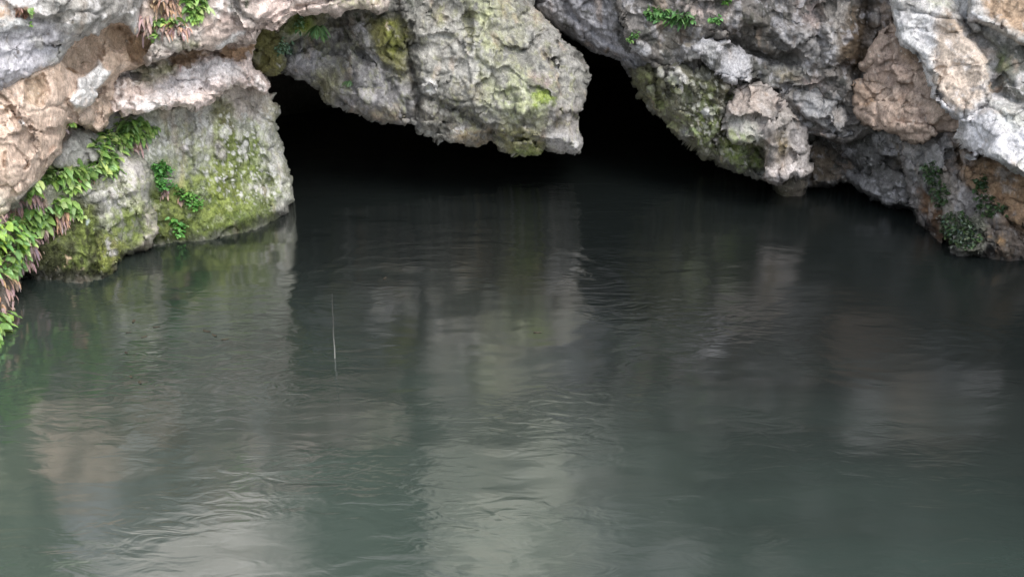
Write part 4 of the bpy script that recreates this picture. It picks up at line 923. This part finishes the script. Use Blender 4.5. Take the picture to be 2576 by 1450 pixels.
plant('fern', 'bright yellowish green fern mass cloaking the left edge above the water', 'fern',
      [([(-80, 560), (40, 560), (85, 590), (70, 640), (40, 690), (-80, 690)], 170, .15, .055, 1.6, [G2, G1, (.25, .42, .07), (.17, .32, .10)])],
      [([(60, 590), (98, 600), (95, 640), (60, 670), (45, 660)], 70, .15, .022, 3.0, [BD, BL, (.30, .21, .21)], dict(up=-.4, spread=.7)), ([(-40, 690), (40, 690), (42, 760), (10, 790), (-40, 790)], 90, .15, .026, 3.0, [BL, BO, (.36, .25, .19)], dict(up=-.3, spread=.35)), ([(-30, 540), (15, 530), (10, 580), (-30, 590)], 24, .13, .024, 2.6, [BL, BD], dict(up=-.3))], seed=6)
plant('fern', 'lowest fern tuft with glossy leaves dipping toward the water at the left edge', 'fern',
      [([(-60, 785), (16, 780), (26, 800), (18, 850), (-60, 850)], 60, .15, .06, 1.5, [G1, (.16, .30, .10), G2])], seed=7)
plant('fern', 'fern clump with tan withered leaves clinging to the top left ledge', 'fern',
      [([(455, -30), (520, -30), (522, 30), (500, 40), (470, 20)], 60, .16, .05, 1.2, GRN), ([(385, 45), (440, 45), (450, 60), (390, 66)], 26, .14, .05, 1.5, GRN), ([(475, 25), (500, 30), (490, 60), (475, 50)], 12, .14, .045, 1.6, [G1]), ([(388, 70), (398, 70), (396, 90), (386, 90)], 6, .12, .04, 1.6, [G1])],
      [([(350, 40), (375, 30), (382, 60), (368, 90), (352, 90)], 36, .18, .026, 2.8, [BL, BL, BD], dict(up=-.3, spread=.6)), ([(398, 62), (470, 58), (478, 74), (400, 84)], 60, .15, .026, 2.8, [BL, BO, BD], dict(up=-.3, spread=.7)), ([(375, 0), (450, -10), (450, 30), (380, 36)], 50, .15, .028, 2.4, [(.36, .25, .17), (.30, .20, .14)], dict(up=-.2, spread=.4))], seed=8)
plant('fern', 'small withered brown tuft with one green leaf on the lavender slab', 'fern',
      [([(72, 20), (80, 18), (80, 32), (74, 34)], 6, .07, .03, 1.0, [G1, (.2, .3, .15)]), ([(72, 56), (78, 56), (78, 66), (73, 66)], 3, .06, .025, 1.0, [G1])],
      [([(38, 18), (66, 22), (70, 38), (44, 40)], 40, .06, .02, 2.0, [(.14, .08, .055), (.20, .11, .075)], dict(up=-.1))], seed=9)
plant('fern', 'tiny fern with one hanging brown leaf at the foot of the tan rock', 'fern',
      [([(168, 310), (180, 306), (195, 312), (190, 324), (172, 322)], 20, .07, .026, 1.2, [G1, G3, (.2, .3, .05)])], [([(162, 320), (172, 318), (172, 335), (163, 338)], 9, .14, .04, 3.0, [BD, BL], dict(up=-.3, spread=.5))], seed=10)
ROUND = dict(tip=.6, lift=.06, spread=1.0)
plant('herb', 'round leaved herb trailing down the mossy wall left of the cave', 'plant',
      [([(385, 410), (410, 400), (428, 420), (425, 450), (440, 470), (400, 475), (385, 440)], 120, .055, .042, .8, [(.08, .24, .05), (.12, .30, .07), (.05, .15, .04)], ROUND), ([(440, 470), (480, 480), (510, 500), (508, 525), (480, 525), (465, 500), (440, 485)], 80, .05, .04, .8, [(.12, .30, .06), (.09, .22, .05)], ROUND)],
      [([(405, 475), (425, 470), (425, 490), (408, 495)], 16, .10, .022, 3.0, [BL, (.33, .23, .21)], dict(up=-.3, spread=.5)), ([(440, 490), (465, 495), (462, 510), (445, 505)], 14, .09, .022, 3.0, [BL, (.30, .2, .19)], dict(up=-.3, spread=.5))], seed=11)
plant('herb', 'small bright leafy sprig low on the mossy wall just above the water', 'plant',
      [([(428, 545), (440, 540), (465, 560), (470, 580), (450, 595), (435, 580)], 26, .07, .045, .9, [(.12, .34, .07), (.2, .4, .12), (.08, .22, .05)], ROUND)], seed=12)
fan('fern', 'pale green fern with finger shaped drooping fronds beside the mossy lobe', 'fern', [(800, 68), (792, 60), (806, 58)], 8, .17, .038, [(.13, .26, .10), (.20, .36, .17), (.09, .19, .07)], seed=13)
plant('herb', 'bluish green lichen like herb under the ledge beside the cave mouth', 'plant',
      [([(690, 120), (705, 100), (720, 95), (740, 118), (735, 132), (700, 136)], 70, .06, .03, .8, [(.17, .27, .19), (.22, .34, .25), (.10, .17, .10)], ROUND), ([(740, 50), (755, 40), (762, 75), (745, 80)], 24, .07, .03, 1.0, [(.10, .22, .08), (.2, .32, .2)], ROUND)], seed=14)
fan('fern', 'small faint fern growing on the underside slope of the hanging rock', 'fern', [(870, 198), (880, 205)], 6, .09, .018, [(.10, .19, .08), (.14, .24, .11)], seed=15)
plant('fern', 'green leafy plant rooted in a crack on the top of the right hand face', 'plant',
      [([(1622, 25), (1660, 20), (1700, 28), (1750, 40), (1752, 52), (1700, 56), (1650, 52), (1625, 45)], 80, .13, .04, 1.2, [(.11, .25, .07), (.18, .36, .13), (.07, .16, .05)])], seed=16)
plant('herb', 'small green sprig beside the leafy plant on the right hand face', 'plant', [([(1785, 44), (1812, 42), (1815, 58), (1788, 60)], 24, .08, .03, 1.0, [(.12, .28, .07), (.2, .38, .14)])], seed=17)
plant('herb', 'little dark green sprig just above the white stone on the right', 'plant', [([(1580, 95), (1600, 82), (1608, 92), (1588, 106)], 34, .055, .026, .9, [(.08, .18, .04), (.14, .28, .08)], ROUND)], seed=18)
plant('herb', 'tiny bright green tuft at the very top edge above the dark streaked face', 'plant', [([(1818, -6), (1836, -6), (1836, 6), (1820, 6)], 16, .06, .025, .9, [(.12, .30, .05)], ROUND)], seed=19)
DG = [(.035, .075, .022), (.055, .10, .035), (.10, .145, .085)]
plant('creeper', 'dark green creeper streak down the grey face at the right corner', 'plant', [([(2318, 410), (2350, 405), (2370, 430), (2385, 490), (2375, 530), (2350, 510), (2345, 460), (2325, 440)], 150, .055, .035, .9, DG, ROUND)], seed=20)
plant('creeper', 'dark creeper patch on the tan rock of the right corner', 'plant', [([(2452, 450), (2480, 445), (2482, 480), (2455, 475)], 50, .06, .035, .9, DG, ROUND), ([(2460, 490), (2500, 500), (2540, 530), (2510, 545), (2460, 540)], 90, .055, .035, .9, DG, ROUND)], seed=21)
plant('creeper', 'dense dark leafy mat just above the waterline in the right corner', 'plant', [([(2380, 540), (2420, 530), (2450, 560), (2470, 600), (2440, 630), (2400, 620), (2375, 585)], 240, .055, .036, .9, DG + [(.14, .17, .13)], ROUND)], seed=22)

# ------------------------------------------------------------------ cliff above and beside the frame, cave, unseen far bank
XC = [-18, -8, -4.6, -3.3, -2, 0, 1.5, 3, 4.5, 6, 9, 18]
YC = [5.5, 9.4, 11.0, 12.6, 13.9, 14.9, 15.2, 14.6, 13.3, 12.4, 10.4, 6.5]


def cliff_y(x, z):
    return np.interp(x, XC, YC) - .75 * sstep(2.6, 3.6, z) - .42 * np.maximum(z - 3.8, 0) * (.4 * sstep(-3.2, -.5, x) + .6 * sstep(1, 3, x))  # overhang above the frame added to shade the water below


xs, zs = np.arange(-18, 18.01, .11), np.arange(-.8, 11.01, .11)
gx, gz = np.meshgrid(xs, zs)
x, z = gx.ravel(), gz.ravel()
P0 = np.column_stack([x, cliff_y(x, z), z])
wq = P0 + np.column_stack([fbm(P0 * 1.5, 3, 64), fbm(P0 * 1.5, 3, 65), fbm(P0 * 1.5, 3, 66)]) * .3
g = fbm(P0 * .7, 3, 61) * .4 + fbm(P0 * 2.1, 4, 62, .55, True) * .22 + fbm(P0 * 5, 3, 63) * .08 + facet(wq * 1.1, 67) * .8 + facet(wq * 3, 68) * .2
P0[:, 1] -= g * (.15 + .85 * sstep(2.5, 3.6, z))
idx = np.arange(len(x)).reshape(gx.shape)
Q = np.stack([idx[:-1, :-1], idx[:-1, 1:], idx[1:, 1:], idx[1:, :-1]], -1).reshape(-1, 4)
cx, cz = x[Q].mean(1), z[Q].mean(1)
Q = Q[~((cx > -3.0) & (cx < 5.2) & (cz < 2.3))]
def XZ(*p): return [(a * 40, b * 40) for a, b in p]
col, moss = paint(np.column_stack([x, z]) * 40, P0 * .35, (.33, .315, .30), [
    (XZ((-18, 2), (-4.5, 2), (-4.3, 5), (-4.6, 11), (-18, 11)), (.12, .21, .05), .8, dict(moss=1, patch=-.15)),
    (XZ((-4.6, 2), (-3.0, 2), (-2.8, 11), (-4.7, 11)), (.74, .68, .63), .9), (XZ((-2.9, 2), (-1.0, 2), (-1.0, 5.4), (-2.7, 5.4)), (.045, .065, .04), .9, dict(moss=1)),
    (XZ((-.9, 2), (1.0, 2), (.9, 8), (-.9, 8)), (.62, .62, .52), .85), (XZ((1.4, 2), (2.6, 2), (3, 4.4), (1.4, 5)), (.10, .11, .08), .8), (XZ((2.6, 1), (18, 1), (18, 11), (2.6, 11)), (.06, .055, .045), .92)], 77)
o = mesh_np('cliff', P0, Q, ROCK, col, moss, origin=np.array([0, 13., 0]))
tag(o, kind='structure')

ths = np.linspace(0, math.pi, 70)
ss = np.linspace(0, 1, 46)
V = []
for s in ss:
    hw = 7.6 * (1 - s) ** .5 * (1 - .25 * s) + .02
    hh = 3.5 * (1 - s ** 2.2) + .0
    for t in ths:
        px = 1.0 + hw * math.cos(t) + 2.0 * s
        pz = -.4 + (hh + .4) * math.sin(t) ** .7
        V.append((px, 0, pz, s))
V = np.array(V)
V[:, 1] = np.where(V[:, 3] == 0, cliff_y(V[:, 0], V[:, 2]) - .2, np.maximum(15.2 + 7.5 * V[:, 3], cliff_y(V[:, 0], V[:, 2]) + .4))
VV = V[:, :3].copy()
VV[:, 2] += (fbm(VV * .8, 4, 71) * .5) * (V[:, 3] > 0) * np.clip(VV[:, 2], 0, 1)
idx = np.arange(len(VV)).reshape(len(ss), len(ths))
Q = np.stack([idx[:-1, :-1], idx[:-1, 1:], idx[1:, 1:], idx[1:, :-1]], -1).reshape(-1, 4)
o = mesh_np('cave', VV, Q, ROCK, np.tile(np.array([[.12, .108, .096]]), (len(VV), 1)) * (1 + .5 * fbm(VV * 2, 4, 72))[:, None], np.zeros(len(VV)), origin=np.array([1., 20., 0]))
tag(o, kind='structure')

xs, ys = np.arange(-45, 45.1, .9), np.arange(-40, -11.9, .7)
gx, gy = np.meshgrid(xs, ys)
x, y = gx.ravel(), gy.ravel()
t = sstep(-13, -24, y)
zz = -1 + 12 * t + fbm(np.column_stack([x, y, y * 0]) * .25, 4, 81) * 1.6
idx = np.arange(len(x)).reshape(gx.shape)
Q = np.stack([idx[:-1, :-1], idx[:-1, 1:], idx[1:, 1:], idx[1:, :-1]], -1).reshape(-1, 4)
o = mesh_np('unseen_bank', np.column_stack([x, y, zz]), Q, ROCK, np.tile(np.array([[.07, .09, .035]]), (len(x), 1)), np.ones(len(x)), origin=np.array([0, -20., 0]))  # bank behind the camera, added to keep low sky light out of the cave
tag(o, kind='structure')

# ------------------------------------------------------------------ water
def water_material():
    m, nt, b = mat_new('turbid_green_water')
    L = nt.links.new
    geo = N(nt, 'ShaderNodeNewGeometry').outputs['Position']
    sep = N(nt, 'ShaderNodeSeparateXYZ')
    L(geo, sep.inputs[0])
    X, Y = sep.outputs[0], sep.outputs[1]

    def mapped(sx, sy, rot=0.0):
        mp = N(nt, 'ShaderNodeMapping')
        mp.inputs['Scale'].default_value = (sx, sy, 1)
        mp.inputs['Rotation'].default_value = (0, 0, rot)
        L(geo, mp.inputs['Vector'])
        return mp.outputs[0]

    def noise(vec, sc, det, dist=0.0, rough=.5):
        n = N(nt, 'ShaderNodeTexNoise', Scale=sc, Detail=det, Roughness=rough, Distortion=dist)
        L(vec, n.inputs['Vector'])
        return n.outputs['Fac']

    small = noise(mapped(2.2, 5.0, .15), 1.5, 2, .9)
    tiny = noise(mapped(1, 1.6, -.2), 15.0, 2, .4)
    swell = noise(mapped(.5, 1.3, -.2), 1.2, 2)
    gate = noise(mapped(.45, .6), 1.0, 3, .5)
    g = N(nt, 'ShaderNodeMapRange', interpolation_type='SMOOTHSTEP')
    g.inputs['From Min'].default_value = .40
    g.inputs['From Max'].default_value = .64
    L(gate, g.inputs['Value'])

    def spot(cx, cy, rx, ry):
        dx = math_n(nt, 'DIVIDE', math_n(nt, 'SUBTRACT', X, cx), rx)
        dy = math_n(nt, 'DIVIDE', math_n(nt, 'SUBTRACT', Y, cy), ry)
        r2 = math_n(nt, 'ADD', math_n(nt, 'MULTIPLY', dx, dx), math_n(nt, 'MULTIPLY', dy, dy))
        return math_n(nt, 'EXPONENT', math_n(nt, 'MULTIPLY', r2, -1.0))

    gates = g.outputs[0]
    for sp in WATER_SPOTS:
        gates = math_n(nt, 'ADD', gates, math_n(nt, 'MULTIPLY', spot(*sp[:4]), sp[4]))
    gates = math_n(nt, 'ADD', math_n(nt, 'MULTIPLY', gates, .9), .10)

    # slow rings spreading from where drops fall
    rings = None
    for (cx, cy, r0, wd, wl, amp) in WATER_RINGS:
        dx = math_n(nt, 'SUBTRACT', X, cx)
        dy = math_n(nt, 'SUBTRACT', Y, cy)
        r = math_n(nt, 'SQRT', math_n(nt, 'ADD', math_n(nt, 'MULTIPLY', dx, dx), math_n(nt, 'MULTIPLY', dy, dy)))
        r = math_n(nt, 'ADD', r, math_n(nt, 'MULTIPLY', math_n(nt, 'SUBTRACT', swell, .5), .5))
        q = math_n(nt, 'DIVIDE', math_n(nt, 'SUBTRACT', r, r0), wd)
        env = math_n(nt, 'EXPONENT', math_n(nt, 'MULTIPLY', math_n(nt, 'MULTIPLY', q, q), -1.0))
        w = math_n(nt, 'MULTIPLY', math_n(nt, 'MULTIPLY', math_n(nt, 'SINE', math_n(nt, 'MULTIPLY', r, 6.283 / wl)), env), amp)
        w = math_n(nt, 'MULTIPLY', w, math_n(nt, 'MULTIPLY_ADD', gate, 2.0, -.5))
        rings = w if rings is None else math_n(nt, 'ADD', rings, w)
    h = math_n(nt, 'MULTIPLY', small, .0085)
    h = math_n(nt, 'ADD', h, math_n(nt, 'MULTIPLY', tiny, .0011))
    h = math_n(nt, 'MULTIPLY', h, gates)
    h = math_n(nt, 'ADD', h, math_n(nt, 'MULTIPLY', swell, .018))
    h = math_n(nt, 'ADD', h, rings)
    bp = N(nt, 'ShaderNodeBump', Strength=1.0, Distance=WATER_BUMP)
    L(h, bp.inputs['Height'])
    L(bp.outputs['Normal'], b.inputs['Normal'])
    # painted light fall-off: paler in front and at left, darker toward cave and right
    falloff = N(nt, 'ShaderNodeMapRange', interpolation_type='SMOOTHSTEP')
    falloff.inputs['From Min'].default_value = 11.2
    falloff.inputs['From Max'].default_value = 3.8
    L(math_n(nt, 'ADD', math_n(nt, 'ADD', Y, math_n(nt, 'MULTIPLY', X, .6)), math_n(nt, 'MULTIPLY', math_n(nt, 'SUBTRACT', swell, .5), 2.5)), falloff.inputs['Value'])
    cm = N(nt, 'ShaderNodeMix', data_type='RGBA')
    L(falloff.outputs[0], cm.inputs['Factor'])
    cm.inputs['A'].default_value = (*WATER_SHADED, 1)
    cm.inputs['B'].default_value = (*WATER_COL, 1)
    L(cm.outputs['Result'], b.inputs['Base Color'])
    # reflections boosted past real water at left and middle, weaker and rougher at right
    rg = N(nt, 'ShaderNodeMapRange', interpolation_type='SMOOTHSTEP')
    rg.inputs['From Min'].default_value = 1.3
    rg.inputs['From Max'].default_value = 3.3
    rg.inputs['To Min'].default_value = .12
    rg.inputs['To Max'].default_value = .20
    L(math_n(nt, 'ADD', X, math_n(nt, 'MULTIPLY', math_n(nt, 'SUBTRACT', gate, .5), 1.5)), rg.inputs['Value'])
    L(rg.outputs[0], b.inputs['Roughness'])
    L(math_n(nt, 'MULTIPLY_ADD', rg.outputs[0], -10.5, 2.26, clamp=True), b.inputs['Specular IOR Level'])
    b.inputs['IOR'].default_value = 2.2
    return m


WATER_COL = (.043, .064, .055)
WATER_SHADED = (.009, .0118, .0115)  # darker water tone standing in for shade near the cave
WATER_BUMP = 1.0
WATER_SPOTS = [(-2.9, 8.2, 1.2, .9, 1.1), (1.0, 10.2, .35, 1.4, 1.0), (2.6, 9.6, 1.2, .5, .6), (-1.2, 5.7, 1.6, .4, .2)]
WATER_RINGS = [(-.5, 10.4, 1.5, .45, .26, .002), (3.2, 9.2, .9, .5, .22, .0015), (-.6, 5.0, .9, .35, .16, .0015)]
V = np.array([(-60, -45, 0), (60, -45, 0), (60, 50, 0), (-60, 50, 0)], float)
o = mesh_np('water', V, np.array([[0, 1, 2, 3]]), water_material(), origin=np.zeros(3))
tag(o, kind='structure')

# thin pale upright streak over the pool, built as a solid rod fading upward
def thin_streak():
    d = rays(np.float64(842.0), np.float64(900.0))
    base = CAM + d * water_y(842, 900)
    top_d = rays(np.float64(835.0), np.float64(738.0))
    top = CAM + top_d * (base[1] - .02)
    n, k = 14, 7
    V, Q, C = [], [], []
    for i in range(n + 1):
        t = i / n
        c = base + (top - base) * t + np.array([-.001 * math.sin(t * 3.1) + .002 * math.sin(t * 13), .004 * math.sin(t * 9), 0])
        if i == 0:
            c = c - (top - base) * .12
        rad = .0065 * (1 - .55 * t)
        for j in range(k):
            a = 2 * math.pi * j / k
            V.append(c + np.array([rad * math.cos(a), rad * math.sin(a), 0]))
            C.append(np.array([.24, .24, .22]) * (1 - .74 * min(1, t * 1.9)))
    for i in range(n):
        for j in range(k):
            a, b = i * k + j, i * k + (j + 1) % k
            Q.append((a, b, b + k, a + k))
    o = mesh_np('thin_streak', np.array(V), np.array(Q), DEAD, np.array(C))
    tag(o, 'thin pale upright streak rising from the dark water', 'thin_streak')


thin_streak()

# small dark leaves drifting on the pool
leafm = None
rr = np.random.default_rng(5)
for (u, v) in [(336, 808), (394, 822), (324, 836), (362, 847), (521, 833), (539, 843), (567, 853), (318, 887), (352, 962), (330, 948), (1352, 836), (968, 700)]:
    d = rays(np.float64(u), np.float64(v))
    c = CAM + d * water_y(u, v)
    n = 10
    lv = [(0.0, 0.0, .006)] + [(.034 * math.cos(a), .013 * math.sin(a) * (1 - .35 * math.cos(a)), .003 + .003 * math.cos(2 * a)) for a in [2 * math.pi * k / n for k in range(n)]]
    lq = np.array([(0, 1 + k, 1 + (k + 1) % n) for k in range(n)])
    c0 = np.array([.05, .042, .028]) * (.6 + .8 * rr.random())
    lo = mesh_np('floating_leaf', np.array(lv), lq, DEAD, np.tile(c0, (n + 1, 1)), origin=np.zeros(3))
    lo.location = (c[0], c[1], 0.001)
    lo.rotation_euler = (0, 0, rr.random() * 6)
    lo.scale = (.8 + .6 * rr.random(),) * 3
    tag(lo, 'tiny dark leaf floating on the green water', 'leaf', 'tiny leaves floating on the pool')

# ------------------------------------------------------------------ light: overcast sky and one soft sun
SUN_EL, SUN_AZ = math.radians(52), math.radians(150)      # from behind the camera, to its right
w = bpy.data.worlds.new('World')
SC.world = w
w.use_nodes = True
nt = w.node_tree
sky = nt.nodes.new('ShaderNodeTexSky')
sky.sky_type = 'NISHITA'
sky.sun_disc = False
sky.sun_elevation = SUN_EL
sky.sun_rotation = SUN_AZ
hs = nt.nodes.new('ShaderNodeHueSaturation')
hs.inputs['Saturation'].default_value = .35
nt.links.new(sky.outputs[0], hs.inputs['Color'])
nt.links.new(hs.outputs[0], nt.nodes['Background'].inputs['Color'])
nt.nodes['Background'].inputs['Strength'].default_value = .15
sd = bpy.data.lights.new('sun', 'SUN')
sd.energy = 1.3
sd.angle = math.radians(40)
sd.color = (1, .95, .88)
so = bpy.data.objects.new('sun', sd)
COL.objects.link(so)
dirv = Vector((math.sin(SUN_AZ) * math.cos(SUN_EL), math.cos(SUN_AZ) * math.cos(SUN_EL), math.sin(SUN_EL)))
so.rotation_euler = dirv.to_track_quat('Z', 'Y').to_euler()
so.location = dirv * 30

SC.view_settings.view_transform = 'Standard'
SC.view_settings.look = 'None'
SC.view_settings.gamma = 1
SC.view_settings.exposure = 1.48
SC.cycles.max_bounces = 12
SC.cycles.diffuse_bounces = 8
